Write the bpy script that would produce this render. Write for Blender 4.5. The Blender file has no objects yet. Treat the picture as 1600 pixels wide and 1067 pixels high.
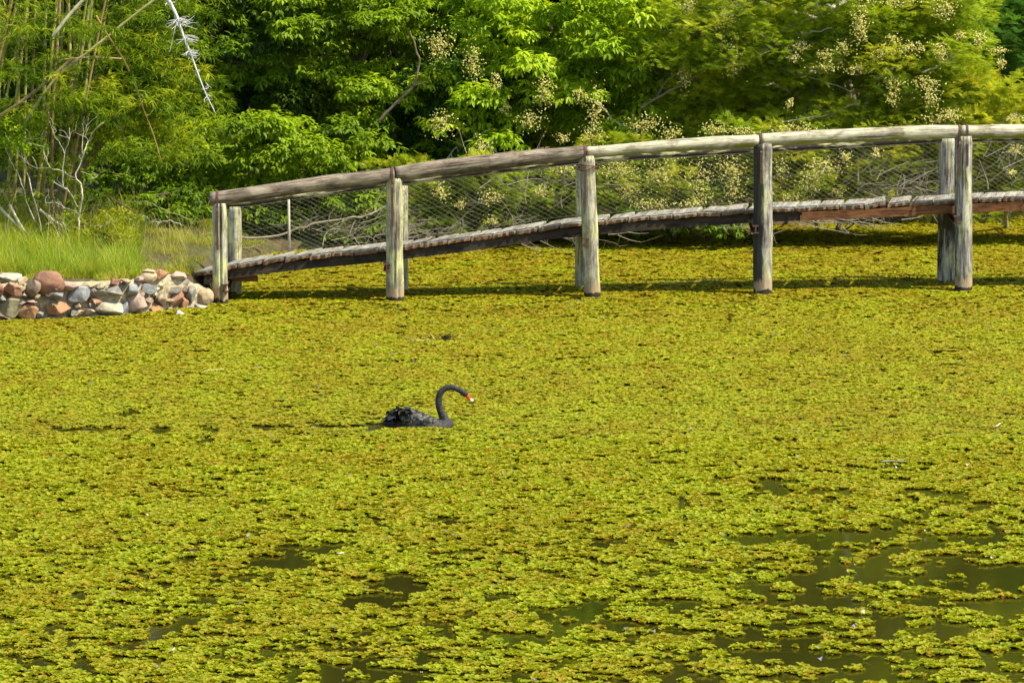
import bpy, math
import numpy as np
from mathutils import Vector
R = np.random.default_rng(7)
scene = bpy.context.scene
COL = scene.collection

# ---------------------------------------------------------------- camera, sky, sun, exposure
F_PX, CX, CY, CAM_H = 9360.0, 800.0, 533.5, 8.7
TH = math.atan(1079.5 / F_PX)
cd = bpy.data.cameras.new('camera'); cam = bpy.data.objects.new('camera', cd); COL.objects.link(cam)
cam.location = (0, 0, CAM_H); cam.rotation_euler = (math.pi / 2 - TH, 0, 0)
cd.sensor_width = 36.0; cd.lens = 36.0 * F_PX / 1600.0; cd.clip_start = 1.0; cd.clip_end = 3000.0
scene.camera = cam

SUN_EL, SUN_AZ = math.radians(54), math.radians(109)     # azimuth measured clockwise from +Y
w = bpy.data.worlds.new("World"); scene.world = w; w.use_nodes = True
nt = w.node_tree; bg = nt.nodes['Background']
sky = nt.nodes.new('ShaderNodeTexSky'); sky.sky_type = 'NISHITA'; sky.sun_disc = False
sky.sun_elevation = SUN_EL; sky.sun_rotation = SUN_AZ
nt.links.new(sky.outputs[0], bg.inputs[0]); bg.inputs[1].default_value = 0.15
sl = bpy.data.lights.new('sun', 'SUN'); sl.energy = 4.6; sl.angle = math.radians(0.6); sl.color = (1.0, 0.93, 0.78)
so = bpy.data.objects.new('sun', sl); COL.objects.link(so)
sd = Vector((math.sin(SUN_AZ) * math.cos(SUN_EL), math.cos(SUN_AZ) * math.cos(SUN_EL), math.sin(SUN_EL)))
so.rotation_euler = sd.to_track_quat('Z', 'Y').to_euler()
scene.view_settings.view_transform = 'Standard'; scene.view_settings.look = 'None'
scene.view_settings.exposure = 0.8; scene.view_settings.gamma = 1.0
scene.render.engine = 'CYCLES'
scene.cycles.max_bounces = 8; scene.cycles.diffuse_bounces = 4; scene.cycles.transmission_bounces = 5; scene.cycles.glossy_bounces = 3
scene.cycles.use_denoising = True

# ---------------------------------------------------------------- pixel <-> world helpers (source photo pixels)
cT, sT = math.cos(TH), math.sin(TH)
def ray(px, py):
    u = (np.asarray(px, float) - CX) / F_PX; v = (CY - np.asarray(py, float)) / F_PX
    return u, cT + v * sT, -sT + v * cT
def G(px, py, z=0.0):
    x, y, zz = ray(px, py); t = (z - CAM_H) / zz
    return np.stack([x * t, y * t, CAM_H + zz * t], -1)
def P(px, py, Y):
    x, y, zz = ray(px, py); t = np.asarray(Y, float) / y
    return np.stack([x * t, y * t, CAM_H + zz * t], -1)
def to_px(p):
    p = np.asarray(p, float); X, Y, Z = p[..., 0], p[..., 1], p[..., 2] - CAM_H
    d = Y * cT - Z * sT; v = Y * sT + Z * cT
    return CX + F_PX * X / d, CY - F_PX * v / d

# ---------------------------------------------------------------- numpy noise
def _hash(ix, iy, iz, seed):
    h = (ix.astype(np.int64) * 374761393 + iy.astype(np.int64) * 668265263 + iz.astype(np.int64) * 2147483647 + seed * 1274126177) & 0xffffffff
    h = ((h ^ (h >> 13)) * 1274126177) & 0xffffffff
    return ((h ^ (h >> 16)) & 0xffffff) / float(0xffffff)
def vnoise(p, seed=0):
    p = np.asarray(p, float); i = np.floor(p).astype(np.int64); f = p - i; f = f * f * (3 - 2 * f)
    r = 0
    for a in (0, 1):
        for b in (0, 1):
            for c in (0, 1):
                wt = (f[..., 0] if a else 1 - f[..., 0]) * (f[..., 1] if b else 1 - f[..., 1]) * (f[..., 2] if c else 1 - f[..., 2])
                r = r + wt * _hash(i[..., 0] + a, i[..., 1] + b, i[..., 2] + c, seed)
    return r
def fbm(p, seed=0, oct=3):
    p = np.asarray(p, float); s, a, t = 0, 1.0, 0
    for k in range(oct): s = s + a * vnoise(p * 2 ** k, seed + k); t += a; a *= .5
    return s / t
def v3(x, y, z=0.0):
    x = np.asarray(x, float); return np.stack([x, np.broadcast_to(y, x.shape), np.broadcast_to(z, x.shape)], -1)
def nrm(a): return a / np.maximum(np.linalg.norm(a, axis=-1, keepdims=True), 1e-9)

# ---------------------------------------------------------------- mesh building
class Buf:
    def __init__(s): s.V, s.Q, s.T, s.C, s.A, s.n = [], [], [], [], [], 0
    def add(s, V, Q=None, T=None, C=None, A=None):
        V = np.asarray(V, float).reshape(-1, 3); k = len(V)
        if k > 20000: V = V.astype(np.float32)
        s.V.append(V)
        if Q is not None and len(Q): s.Q.append((np.asarray(Q) + s.n).astype(np.int32))
        if T is not None and len(T): s.T.append((np.asarray(T) + s.n).astype(np.int32))
        s.C.append(np.broadcast_to(np.asarray((.5, .5, .5) if C is None else C, np.float32), (k, 3)))
        s.A.append(None if A is None else np.asarray(A, float).reshape(-1, 3)); s.n += k
        return s
    def build(s, name, mat, parent=None, smooth=True, origin=None):
        V = np.concatenate(s.V); C = np.concatenate(s.C); A = None if any(a is None for a in s.A) else np.concatenate(s.A)
        Q = np.concatenate(s.Q) if s.Q else np.zeros((0, 4), np.int32); T = np.concatenate(s.T) if s.T else np.zeros((0, 3), np.int32)
        me = bpy.data.meshes.new(name)
        if origin is None and parent is not None: origin = parent['_o']
        o = np.asarray(origin if origin is not None else (0, 0, 0), float)
        me.vertices.add(len(V)); me.vertices.foreach_set('co', (V - o).ravel().astype(np.float32))
        loops = np.concatenate([Q.ravel(), T.ravel()]).astype(np.int32)
        me.loops.add(len(loops)); me.loops.foreach_set('vertex_index', loops)
        nq, ntri = len(Q), len(T)
        me.polygons.add(nq + ntri)
        st = np.concatenate([np.arange(nq) * 4, nq * 4 + np.arange(ntri) * 3]).astype(np.int32)
        me.polygons.foreach_set('loop_start', st)
        me.polygons.foreach_set('use_smooth', np.full(nq + ntri, smooth, bool))
        me.update(calc_edges=True)
        ca = me.attributes.new('Col', 'FLOAT_COLOR', 'POINT')
        ca.data.foreach_set('color', np.concatenate([C, np.ones((len(C), 1))], 1).ravel().astype(np.float32))
        if A is not None: aa = me.attributes.new('Aux', 'FLOAT_VECTOR', 'POINT'); aa.data.foreach_set('vector', A.ravel().astype(np.float32))
        s.V, s.Q, s.T, s.C, s.A = [s.V[0]] if len(V) < 5000 else [], [], [], [s.C[0]] if len(V) < 5000 else [], []
        me.materials.append(mat)
        ob = bpy.data.objects.new(name, me); COL.objects.link(ob)
        if parent is not None: ob.parent = parent
        else: ob.location = Vector(o)
        return ob

def tag(o, label=None, cat=None, group=None, kind=None):
    if label: o['label'] = label
    if cat: o['category'] = cat
    if group: o['group'] = group
    if kind: o['kind'] = kind
    return o
def thing(name, loc, label, cat, group=None):
    o = bpy.data.objects.new(name, None); COL.objects.link(o); o.location = Vector([float(v) for v in loc])
    o['_o'] = [float(v) for v in loc]; o.empty_display_size = .3
    return tag(o, label, cat, group)

def smooth_path(pts, n=4):
    p = np.asarray(pts, float)
    if len(p) < 3: return np.array([p[0] * (1 - t) + p[-1] * t for t in np.linspace(0, 1, n + 1)])
    out = []
    for i in range(len(p) - 1):
        p0, p1, p2, p3 = p[max(i - 1, 0)], p[i], p[i + 1], p[min(i + 2, len(p) - 1)]
        for t in np.linspace(0, 1, n, endpoint=False):
            out.append(.5 * ((2 * p1) + (-p0 + p2) * t + (2 * p0 - 5 * p1 + 4 * p2 - p3) * t * t + (-p0 + 3 * p1 - 3 * p2 + p3) * t ** 3))
    out.append(p[-1]); return np.array(out)
def tube(buf, pts, rad, sides=6, C=None, caps=True, bump=0.0, seed=0, flat=None, grooves=(), chamfer=0):
    """tapered tube along pts; Aux = straightened coordinates (cos*r, sin*r, length); Col green channel kept by C"""
    pts = np.asarray(pts, float); m = len(pts)
    rad = np.interp(np.linspace(0, 1, m), np.linspace(0, 1, len(np.atleast_1d(rad))), np.atleast_1d(rad)) if np.size(rad) != m else np.asarray(rad, float)
    tg = nrm(np.gradient(pts, axis=0)); ref = np.array([0, 0, 1.0])
    if abs(tg[:, 2]).mean() > .8: ref = np.array([0, 1.0, 0])
    x = nrm(np.cross(tg, ref)); y = np.cross(x, tg)
    a = np.arange(sides) / sides * 2 * math.pi
    ca, sa = np.cos(a), np.sin(a)
    L = np.concatenate([[0], np.cumsum(np.linalg.norm(np.diff(pts, axis=0), axis=1))])
    rr = rad[:, None] * np.ones(sides)[None]
    if bump:
        q = np.stack([np.broadcast_to(ca * 1.6, rr.shape), np.broadcast_to(sa * 1.6, rr.shape), np.broadcast_to((L * 2.2)[:, None], rr.shape)], -1)
        rr = rr * (1 + bump * (fbm(q + seed * 7.3, seed, 3) - .5) * 2)
    for (ga, gw, gd) in grooves:
        d = np.abs((a - ga + math.pi) % (2 * math.pi) - math.pi)
        rr = rr * (1 - gd * np.exp(-(d / gw) ** 2))[None] if np.isscalar(gd) else rr * (1 - np.asarray(gd)[:, None] * np.exp(-(d / gw) ** 2)[None])
    V = pts[:, None] + rr[..., None] * (ca[None, :, None] * x[:, None] + sa[None, :, None] * y[:, None])
    r0 = float(np.mean(rad))
    A = np.stack([np.broadcast_to(ca * r0, rr.shape), np.broadcast_to(sa * r0, rr.shape), np.broadcast_to(L[:, None], rr.shape)], -1)
    i = np.arange(m - 1)[:, None] * sides; j = np.arange(sides)[None]; j2 = (j + 1) % sides
    Q = np.stack([i + j, i + j2, i + sides + j2, i + sides + j], -1).reshape(-1, 4)
    V = V.reshape(-1, 3); A = A.reshape(-1, 3); T = []
    if caps:
        V = np.concatenate([V, pts[:1], pts[-1:]]); A = np.concatenate([A, [[0, 0, L[0]]], [[0, 0, L[-1]]]])
        n0 = m * sides
        for k in range(sides):
            T.append((n0, (k + 1) % sides, k)); b = (m - 1) * sides
            T.append((n0 + 1, b + k, b + (k + 1) % sides))
    buf.add(V, Q, T, C, A + np.array([seed * 1.37, seed * .71, seed * 3.1]))
    return buf
def wig(pts, amp=.012, f=5.0):
    pts = np.asarray(pts, float).copy(); s = R.random() * 50; i = np.arange(len(pts)) / 5.0 * f / 2
    for k in range(3): pts[:, k] += (vnoise(v3(i + s + k * 9, 1.7), 3) - .5) * 2 * amp
    return pts
BOXQ = np.array([(0, 3, 2, 1), (4, 5, 6, 7), (0, 1, 5, 4), (1, 2, 6, 5), (2, 3, 7, 6), (3, 0, 4, 7)])
def hexa(buf, c8, C=None, A=None): return buf.add(c8, BOXQ, None, C, A)
def box(buf, lo, hi, C=None):
    x0, y0, z0 = lo; x1, y1, z1 = hi
    return hexa(buf, [(x0, y0, z0), (x1, y0, z0), (x1, y1, z0), (x0, y1, z0), (x0, y0, z1), (x1, y0, z1), (x1, y1, z1), (x0, y1, z1)], C)
def scatter(buf, tv, tq, pos, X, Y, Z, col):
    k, n = len(pos), len(tv)
    pos, X, Y, Z = [np.asarray(q_, np.float32) for q_ in (pos, X, Y, Z)]; tv = np.asarray(tv, np.float32)
    V = pos[:, None] + tv[None, :, 0, None] * X[:, None] + tv[None, :, 1, None] * Y[:, None] + tv[None, :, 2, None] * Z[:, None]
    Q = (tq[None] + (np.arange(k) * n)[:, None, None]).reshape(-1, tq.shape[1])
    C = np.repeat(col, n, 0)
    buf.add(V.reshape(-1, 3), Q if tq.shape[1] == 4 else None, Q if tq.shape[1] == 3 else None, C)
def basis(d, up):
    """X = across, Z = normal near `up`"""
    x = nrm(np.cross(d, up)); z = np.cross(x, d); return x, nrm(z)

# ---------------------------------------------------------------- materials
def mat_new(name):
    m = bpy.data.materials.new(name); m.use_nodes = True; t = m.node_tree; t.nodes.clear()
    out = t.nodes.new('ShaderNodeOutputMaterial'); b = t.nodes.new('ShaderNodeBsdfPrincipled')
    t.links.new(b.outputs[0], out.inputs[0]); return m, t, b, out
def nd(t, typ, **kw):
    n = t.nodes.new(typ)
    for k, v in kw.items():
        if k.startswith('i_'): n.inputs[k[2:].replace('_', ' ')].default_value = v
        else: setattr(n, k, v)
    return n
def ramp(t, fac, stops, interp='LINEAR'):
    r = t.nodes.new('ShaderNodeValToRGB'); r.color_ramp.interpolation = interp; e = r.color_ramp.elements
    while len(e) < len(stops): e.new(.5)
    for k, (p, c) in enumerate(stops): e[k].position = p; e[k].color = (*c, 1) if len(c) == 3 else c
    t.links.new(fac, r.inputs[0]); return r
def noise(t, vec, scale, detail=4, rough=.55, dist=0.0):
    n = nd(t, 'ShaderNodeTexNoise'); n.inputs['Scale'].default_value = scale; n.inputs['Detail'].default_value = detail
    n.inputs['Roughness'].default_value = rough; n.inputs['Distortion'].default_value = dist
    if vec is not None: t.links.new(vec, n.inputs['Vector'])
    return n
def mapping(t, vec, sc):
    m = nd(t, 'ShaderNodeMapping'); m.inputs['Scale'].default_value = sc; t.links.new(vec, m.inputs['Vector']); return m.outputs[0]
def mixc(t, f, a, b, mode='MIX'):
    m = nd(t, 'ShaderNodeMix', data_type='RGBA', blend_type=mode)
    for s, v in ((0, f), (6, a), (7, b)):
        if isinstance(v, (int, float)): m.inputs[s].default_value = v
        elif isinstance(v, tuple): m.inputs[s].default_value = (*v, 1)
        else: t.links.new(v, m.inputs[s])
    return m.outputs[2]
def attr(t, name): return nd(t, 'ShaderNodeAttribute', attribute_name=name)
def bump(t, h, b, s=.5, d=.01):
    n = nd(t, 'ShaderNodeBump'); n.inputs['Strength'].default_value = s; n.inputs['Distance'].default_value = d
    t.links.new(h, n.inputs['Height']); t.links.new(n.outputs[0], b.inputs['Normal'])

def leaf_mat(name, transl=.35, rough=.45, spec=.35, tcol=(1.5, 1.5, .5)):
    m, t, b, out = mat_new(name); c = attr(t, 'Col')
    t.links.new(c.outputs['Color'], b.inputs['Base Color']); b.inputs['Roughness'].default_value = rough
    b.inputs['Specular IOR Level'].default_value = spec
    tr = nd(t, 'ShaderNodeBsdfTranslucent'); cc = mixc(t, 1.0, c.outputs['Color'], tcol, 'MULTIPLY'); t.links.new(cc, tr.inputs[0])
    mx = nd(t, 'ShaderNodeMixShader'); mx.inputs[0].default_value = transl
    t.links.new(b.outputs[0], mx.inputs[1]); t.links.new(tr.outputs[0], mx.inputs[2]); t.links.new(mx.outputs[0], out.inputs[0])
    return m
M_LEAF = leaf_mat('broad_leaf', .42, .5, .25)
M_FROND = leaf_mat('feathery_leaf', .45, .65, .15)
M_WEED = leaf_mat('floating_leaf', .32, .6, .2, (1.3, 1.3, .4))
M_GRASS = leaf_mat('grass_blade', .35, .6, .2)
M_FLOWER = leaf_mat('flower_petal', .3, .7, .1, (1, 1, .8))

def wood_mat(name, cols, algae_shade=(.16, .17, .035), algae_shade_amt=.6, lich=(.55, .6, .32), lich_amt=.5, dark=.35, foot=None):
    m, t, b, out = mat_new(name); A = attr(t, 'Aux').outputs['Vector']
    g1a = noise(t, mapping(t, A, (22, 22, 1.6)), 1.0, 6, .7, .4); g1b = noise(t, mapping(t, A, (85, 85, 3.5)), 1.0, 5, .75, .3)
    g1m = nd(t, 'ShaderNodeMath', operation='MULTIPLY_ADD'); t.links.new(g1b.outputs[0], g1m.inputs[0]); g1m.inputs[1].default_value = .55
    g1h = nd(t, 'ShaderNodeMath', operation='MULTIPLY'); t.links.new(g1a.outputs[0], g1h.inputs[0]); g1h.inputs[1].default_value = .45; t.links.new(g1h.outputs[0], g1m.inputs[2])
    g1 = g1m
    base = ramp(t, g1.outputs[0], [(.36, cols[0]), (.45, cols[1]), (.54, cols[2]), (.66, cols[3])])
    n2 = noise(t, mapping(t, A, (9, 9, 2.2)), 1.0, 4, .6)
    f2 = ramp(t, n2.outputs[0], [(.47, (0, 0, 0)), (.6, (1, 1, 1))])
    c = mixc(t, .5, base.outputs[0], base.outputs[0])
    mm = nd(t, 'ShaderNodeMath', operation='MULTIPLY'); t.links.new(f2.outputs[0], mm.inputs[0]); mm.inputs[1].default_value = lich_amt
    c = mixc(t, mm.outputs[0], base.outputs[0], lich)
    n3 = noise(t, mapping(t, A, (14, 14, .8)), 1.0, 5, .7, .2)
    f3 = ramp(t, n3.outputs[0], [(.54, (0, 0, 0)), (.66, (1, 1, 1))])
    m3 = nd(t, 'ShaderNodeMath', operation='MULTIPLY'); t.links.new(f3.outputs[0], m3.inputs[0]); m3.inputs[1].default_value = dark
    c = mixc(t, m3.outputs[0], c, (.055, .048, .035))
    n5 = noise(t, mapping(t, A, (48, 48, 1.1)), 1.0, 3, .6, .5)
    f5 = ramp(t, n5.outputs[0], [(.60, (0, 0, 0)), (.64, (.85, .85, .85))]); c = mixc(t, f5.outputs[0], c, (.035, .028, .02))
    n6 = noise(t, mapping(t, A, (6, 6, 3.5)), 1.0, 5, .7, .5)
    f6 = ramp(t, n6.outputs[0], [(.38, (.55, .52, .48)), (.52, (1, 1, 1)), (.66, (1.22, 1.22, 1.2))]); c = mixc(t, 1.0, c, f6.outputs[0], 'MULTIPLY')
    # algae / stain amount comes from the Col red channel (also shade painted on posts, planks, brown logs)
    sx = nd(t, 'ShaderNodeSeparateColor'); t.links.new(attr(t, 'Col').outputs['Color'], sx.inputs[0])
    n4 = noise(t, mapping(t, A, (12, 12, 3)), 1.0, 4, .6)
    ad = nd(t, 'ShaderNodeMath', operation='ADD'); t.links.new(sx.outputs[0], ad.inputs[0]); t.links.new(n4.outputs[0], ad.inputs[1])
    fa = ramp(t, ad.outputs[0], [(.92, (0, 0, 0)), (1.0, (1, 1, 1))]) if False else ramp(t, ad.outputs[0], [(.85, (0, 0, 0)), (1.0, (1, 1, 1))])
    m4 = nd(t, 'ShaderNodeMath', operation='MULTIPLY'); t.links.new(fa.outputs[0], m4.inputs[0]); m4.inputs[1].default_value = algae_shade_amt
    c = mixc(t, m4.outputs[0], c, algae_shade)
    # green channel = wet dark foot
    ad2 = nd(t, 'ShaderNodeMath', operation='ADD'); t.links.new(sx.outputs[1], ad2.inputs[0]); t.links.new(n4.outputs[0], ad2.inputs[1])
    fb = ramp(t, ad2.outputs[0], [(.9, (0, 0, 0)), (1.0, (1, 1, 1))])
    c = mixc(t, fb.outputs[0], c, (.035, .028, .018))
    if foot:
        ff = mixc(t, 1.0, foot, ramp(t, g1.outputs[0], [(.3, (.45, .45, .45)), (.65, (1.2, 1.2, 1.2))]).outputs[0], 'MULTIPLY')
        a3 = nd(t, 'ShaderNodeMath', operation='ADD'); t.links.new(sx.outputs[2], a3.inputs[0]); t.links.new(n2.outputs[0], a3.inputs[1])
        c0 = mixc(t, ramp(t, a3.outputs[0], [(.85, (0, 0, 0)), (1.1, (.9, .9, .9))]).outputs[0], c, ff)
        c = mixc(t, fb.outputs[0], c0, (.035, .028, .018))
    t.links.new(c, b.inputs['Base Color']); b.inputs['Roughness'].default_value = .85; b.inputs['Specular IOR Level'].default_value = .2
    bump(t, g1.outputs[0], b, .9, .012); return m
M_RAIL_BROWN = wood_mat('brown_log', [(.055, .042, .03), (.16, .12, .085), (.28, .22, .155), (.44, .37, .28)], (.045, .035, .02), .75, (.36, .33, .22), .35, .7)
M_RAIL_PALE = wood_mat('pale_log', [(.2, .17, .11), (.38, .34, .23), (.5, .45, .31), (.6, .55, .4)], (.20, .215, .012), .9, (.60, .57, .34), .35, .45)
M_POST = wood_mat('weathered_post', [(.08, .065, .05), (.27, .24, .17), (.50, .46, .33), (.68, .64, .48)], (.035, .03, .02), .9, (.60, .60, .25), .9, .9, foot=(.40, .29, .16))
M_POST_GREY = wood_mat('grey_post', [(.045, .04, .033), (.17, .15, .125), (.41, .38, .32), (.64, .60, .51)], (.028, .025, .02), .92, (.60, .60, .27), .6, .9, foot=(.42, .31, .19))
M_PLANK = wood_mat('deck_plank', [(.12, .10, .075), (.24, .21, .16), (.34, .31, .24), (.46, .42, .33)], (.2, .09, .03), .85, (.5, .5, .38), .3, .3)
M_BEAM = wood_mat('dark_beam', [(.012, .01, .008), (.03, .022, .015), (.05, .035, .022), (.08, .05, .03)], (.03, .04, .015), .4, (.05, .05, .03), .2, .5)
M_BEAM_RUST = wood_mat('rust_brown_beam', [(.06, .022, .008), (.13, .05, .018), (.2, .085, .03), (.27, .12, .05)], (.1, .06, .02), .4, (.24, .12, .05), .2, .4)
def simple(name, col, rough=.7, vary=.3, scale=20, metal=0.0, spec=.3, useattr=False, bmp=0.0):
    m, t, b, out = mat_new(name); tc = nd(t, 'ShaderNodeTexCoord').outputs['Object']
    n = noise(t, tc, scale, 5, .65)
    r = ramp(t, n.outputs[0], [(.3, tuple(1 - vary for _ in range(3))), (.7, tuple(1 + vary for _ in range(3)))])
    src = attr(t, 'Col').outputs['Color'] if useattr else tuple(col)
    t.links.new(mixc(t, 1.0, src, r.outputs[0], 'MULTIPLY'), b.inputs['Base Color'])
    b.inputs['Roughness'].default_value = rough; b.inputs['Metallic'].default_value = metal; b.inputs['Specular IOR Level'].default_value = spec
    if bmp: bump(t, n.outputs[0], b, .8, bmp)
    return m
M_RUST = simple('rusty_iron', (.12, .06, .045), .8, .45, 40, .2)
M_WIRE = simple('galvanised_wire', (.19, .18, .12), .5, .2, 30, .3)
M_BARK = simple('tree_bark', (.11, .085, .05), .9, .45, 30, 0, .1, bmp=.01)
M_BARK_PALE = simple('pale_twig_bark', (.42, .38, .28), .85, .3, 25, 0, .1)
M_DEADWHITE = simple('bleached_wood', (.62, .6, .54), .8, .2, 25, 0, .1)
M_CULM = simple('bamboo_culm', None, .5, .35, 9, 0, .3, useattr=True)
M_TWIG = simple('dry_twig', None, .9, .3, 20, 0, .1, useattr=True)
M_FEATHER = simple('black_feather', None, .7, .35, 60, 0, .25, useattr=True)
M_BEAK = simple('red_beak', (.75, .03, .015), .35, .1, 60, 0, .5)
M_BEAKTIP = simple('white_beak_tip', (.85, .75, .72), .4, .08, 60)
M_EYE = simple('red_eye', (.25, .01, .01), .15, .05, 60, 0, .6)
M_MORTAR = simple('pale_mortar', (.40, .33, .20), .95, .5, 22, 0, .1, bmp=.03)

m, t, b, out = mat_new('stone'); M_STONE = m
tc = nd(t, 'ShaderNodeTexCoord').outputs['Object']
n1 = noise(t, tc, 9, 6, .7); n2 = noise(t, tc, 34, 4, .7); n3 = noise(t, tc, 4, 3, .6)
r1 = ramp(t, n1.outputs[0], [(.3, (.55, .55, .55)), (.55, (1, 1, 1)), (.75, (1.35, 1.3, 1.2))])
c = mixc(t, 1.0, attr(t, 'Col').outputs['Color'], r1.outputs[0], 'MULTIPLY')
r3 = ramp(t, n3.outputs[0], [(.55, (0, 0, 0)), (.68, (.6, .6, .6))]); c = mixc(t, r3.outputs[0], c, (.4, .36, .24))
t.links.new(c, b.inputs['Base Color']); b.inputs['Roughness'].default_value = .85; b.inputs['Specular IOR Level'].default_value = .2
bump(t, n2.outputs[0], b, .7, .012)

m, t, b, out = mat_new('bank_soil'); M_GROUND = m
tc = nd(t, 'ShaderNodeTexCoord').outputs['Object']
n1 = noise(t, tc, .9, 6, .65); n2 = noise(t, tc, 14, 6, .75)
r1 = ramp(t, n1.outputs[0], [(.35, (.03, .026, .010)), (.5, (.09, .062, .024)), (.62, (.07, .08, .02)), (.8, (.20, .15, .07))])
r2 = ramp(t, n2.outputs[0], [(.3, (.5, .5, .5)), (.7, (1.5, 1.5, 1.4))])
sp = nd(t, 'ShaderNodeSeparateXYZ'); t.links.new(tc, sp.inputs[0]); mr = nd(t, 'ShaderNodeMapRange'); mr.inputs[1].default_value = 93.; mr.inputs[2].default_value = 97.; t.links.new(sp.outputs[1], mr.inputs[0])
hg = ramp(t, noise(t, tc, .6, 6, .7).outputs[0], [(.35, (.03, .045, .008)), (.65, (.09, .12, .015))])
t.links.new(mixc(t, 1.0, mixc(t, mr.outputs[0], r1.outputs[0], hg.outputs[0]), r2.outputs[0], 'MULTIPLY'), b.inputs['Base Color']); b.inputs['Roughness'].default_value = .95
bump(t, n2.outputs[0], b, .8, .03)

m, t, b, out = mat_new('pond_water'); M_WATER = m
tc = nd(t, 'ShaderNodeTexCoord').outputs['Object']
n0 = noise(t, tc, .5, 3, .5)
r0 = ramp(t, n0.outputs[0], [(.35, (.020, .017, .003)), (.65, (.036, .031, .005))]); t.links.new(r0.outputs[0], b.inputs['Base Color'])
b.inputs['Roughness'].default_value = .04; b.inputs['IOR'].default_value = 1.33; b.inputs['Specular IOR Level'].default_value = .5
n1 = noise(t, mapping(t, tc, (3, 15, 1)), 1.0, 4, .55); bump(t, n1.outputs[0], b, .2, .004)

# ---------------------------------------------------------------- the lie of the land
WALL_X = -4.02
_wp = [G(-60, 503), G(0, 501), G(100, 498), G(200, 492), G(330, 477), G(345, 474)]
WXs = np.array([p[0] for p in _wp]); WYs = np.array([p[1] for p in _wp])
def wall_y(x): return np.interp(x, np.concatenate([[-60], WXs]), np.concatenate([[76.5], WYs]))
_sp = [G(380, 403), G(450, 394), G(600, 386), G(750, 377), G(900, 372), G(1050, 364), G(1200, 357), G(1300, 352), G(1450, 348), G(1600, 344), G(1750, 344)]
SXs = np.array([p[0] for p in _sp]); SYs = np.array([p[1] for p in _sp])
def shore_y(x):
    y = np.interp(x, np.concatenate([SXs, [120]]), np.concatenate([SYs, [96]]))
    return y + (fbm(v3(np.asarray(x) * .8, 3.3), 5, 3) - .5) * .9
def land_d(x, y):
    far = y - shore_y(x)
    left = np.minimum(y - wall_y(x) - .22, ((WALL_X + .1) - x + .04 * (y - 79)) * .3)
    return far, left
def sstep(x): x = np.clip(x, 0, 1); return x * x * (3 - 2 * x)
def ground_z(x, y):
    far, left = land_d(x, y)
    rough = (fbm(v3(x * 1.3, y * 1.3), 11, 3) - .5)
    hf = -.5 + sstep((far + .3) / .6) * .6 + np.clip(far, 0, 40) * .10 + np.clip(far - 12, 0, 14) * .95 + rough * .12 * sstep(far)  # steep hill behind the trees added to keep sky out of gaps and reflections
    hl = -.5 + sstep((left + .02) / .16) * .92 + np.clip(left, 0, 40) * .05 + np.clip(y - 99, 0, 14) * .95 + rough * .08
    near = -.5 + 7.5 * sstep((42 - y) / 38)
    side = -.5 + 2.5 * sstep((np.abs(x) - 55) / 30)
    return np.maximum(np.maximum(hf, hl), np.maximum(near, side))
gx = np.unique(np.concatenate([np.linspace(-400, -20, 20), np.linspace(-20, -8, 25), np.linspace(-8, 9.5, 190), np.linspace(9.5, 20, 22), np.linspace(20, 400, 20)]))
gy = np.unique(np.concatenate([np.linspace(-200, 10, 10), np.linspace(10, 76, 26), np.linspace(76, 94, 190), np.linspace(94, 110, 20), np.linspace(110, 600, 14)]))
XX, YY = np.meshgrid(gx, gy); ZZ = ground_z(XX, YY)
ni, nj = XX.shape; ii, jj = np.meshgrid(np.arange(ni - 1), np.arange(nj - 1), indexing='ij'); q = ii * nj + jj
gb = Buf().add(np.stack([XX, YY, ZZ], -1), np.stack([q, q + 1, q + nj + 1, q + nj], -1).reshape(-1, 4))
tag(gb.build('ground', M_GROUND), 'brown earth bank and pond bed rising behind the water', 'ground', kind='structure')
wb = Buf().add([(-56, 5, 0), (56, 5, 0), (56, 97, 0), (-56, 97, 0)], [(0, 1, 2, 3)])
tag(wb.build('water', M_WATER), 'still olive brown pond water showing between the floating weed', 'water', kind='structure')

# ---------------------------------------------------------------- floating weed
def ell(cx, cy, rx, ry, px, py): return ((px - cx) / rx) ** 2 + ((py - cy) / ry) ** 2
GAPS = [(200, 648, 16, 6), (112, 672, 26, 5), (165, 673, 28, 4.4), (252, 675, 16, 6), (330, 672, 18, 5), (405, 670, 34, 5), (447, 669, 14, 4.6), (510, 668, 30, 3.6),
        (1215, 762, 34, 13), (1180, 772, 20, 6), (620, 914, 50, 12), (590, 938, 55, 10), (490, 858, 60, 9), (440, 880, 60, 10), (385, 905, 22, 6), (260, 984, 36, 11),
        (225, 1003, 26, 8), (290, 972, 24, 8), (560, 1052, 70, 20), (650, 1062, 40, 12), (920, 955, 44, 16), (1050, 945, 50, 11), (1540, 905, 60, 14), (1570, 950, 50, 14), (1440, 940, 40, 8),
        (1400, 905, 50, 8), (1480, 985, 70, 8), (1290, 1035, 90, 12), (1570, 1035, 60, 12), (1150, 1000, 60, 10), (1210, 1025, 70, 14), (1330, 840, 80, 14), (1180, 845, 45, 10),
        (1090, 890, 30, 7), (1480, 775, 45, 7), (1490, 845, 60, 9), (1300, 770, 40, 5), (780, 935, 26, 7), (730, 865, 22, 5), (1080, 1060, 60, 12), (1180, 920, 40, 10),
        (700, 820, 26, 3), (900, 835, 24, 4), (60, 1040, 30, 9), (10, 1010, 22, 7), (20, 975, 14, 5), (405, 817, 10, 4), (545, 800, 12, 3), (340, 878, 14, 5),
        (1380, 1055, 50, 7), (1250, 945, 40, 6), (1380, 1000, 40, 6), (700, 528, 9, 3), (583, 669, 22, 6), (560, 667, 12, 2)]
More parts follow.
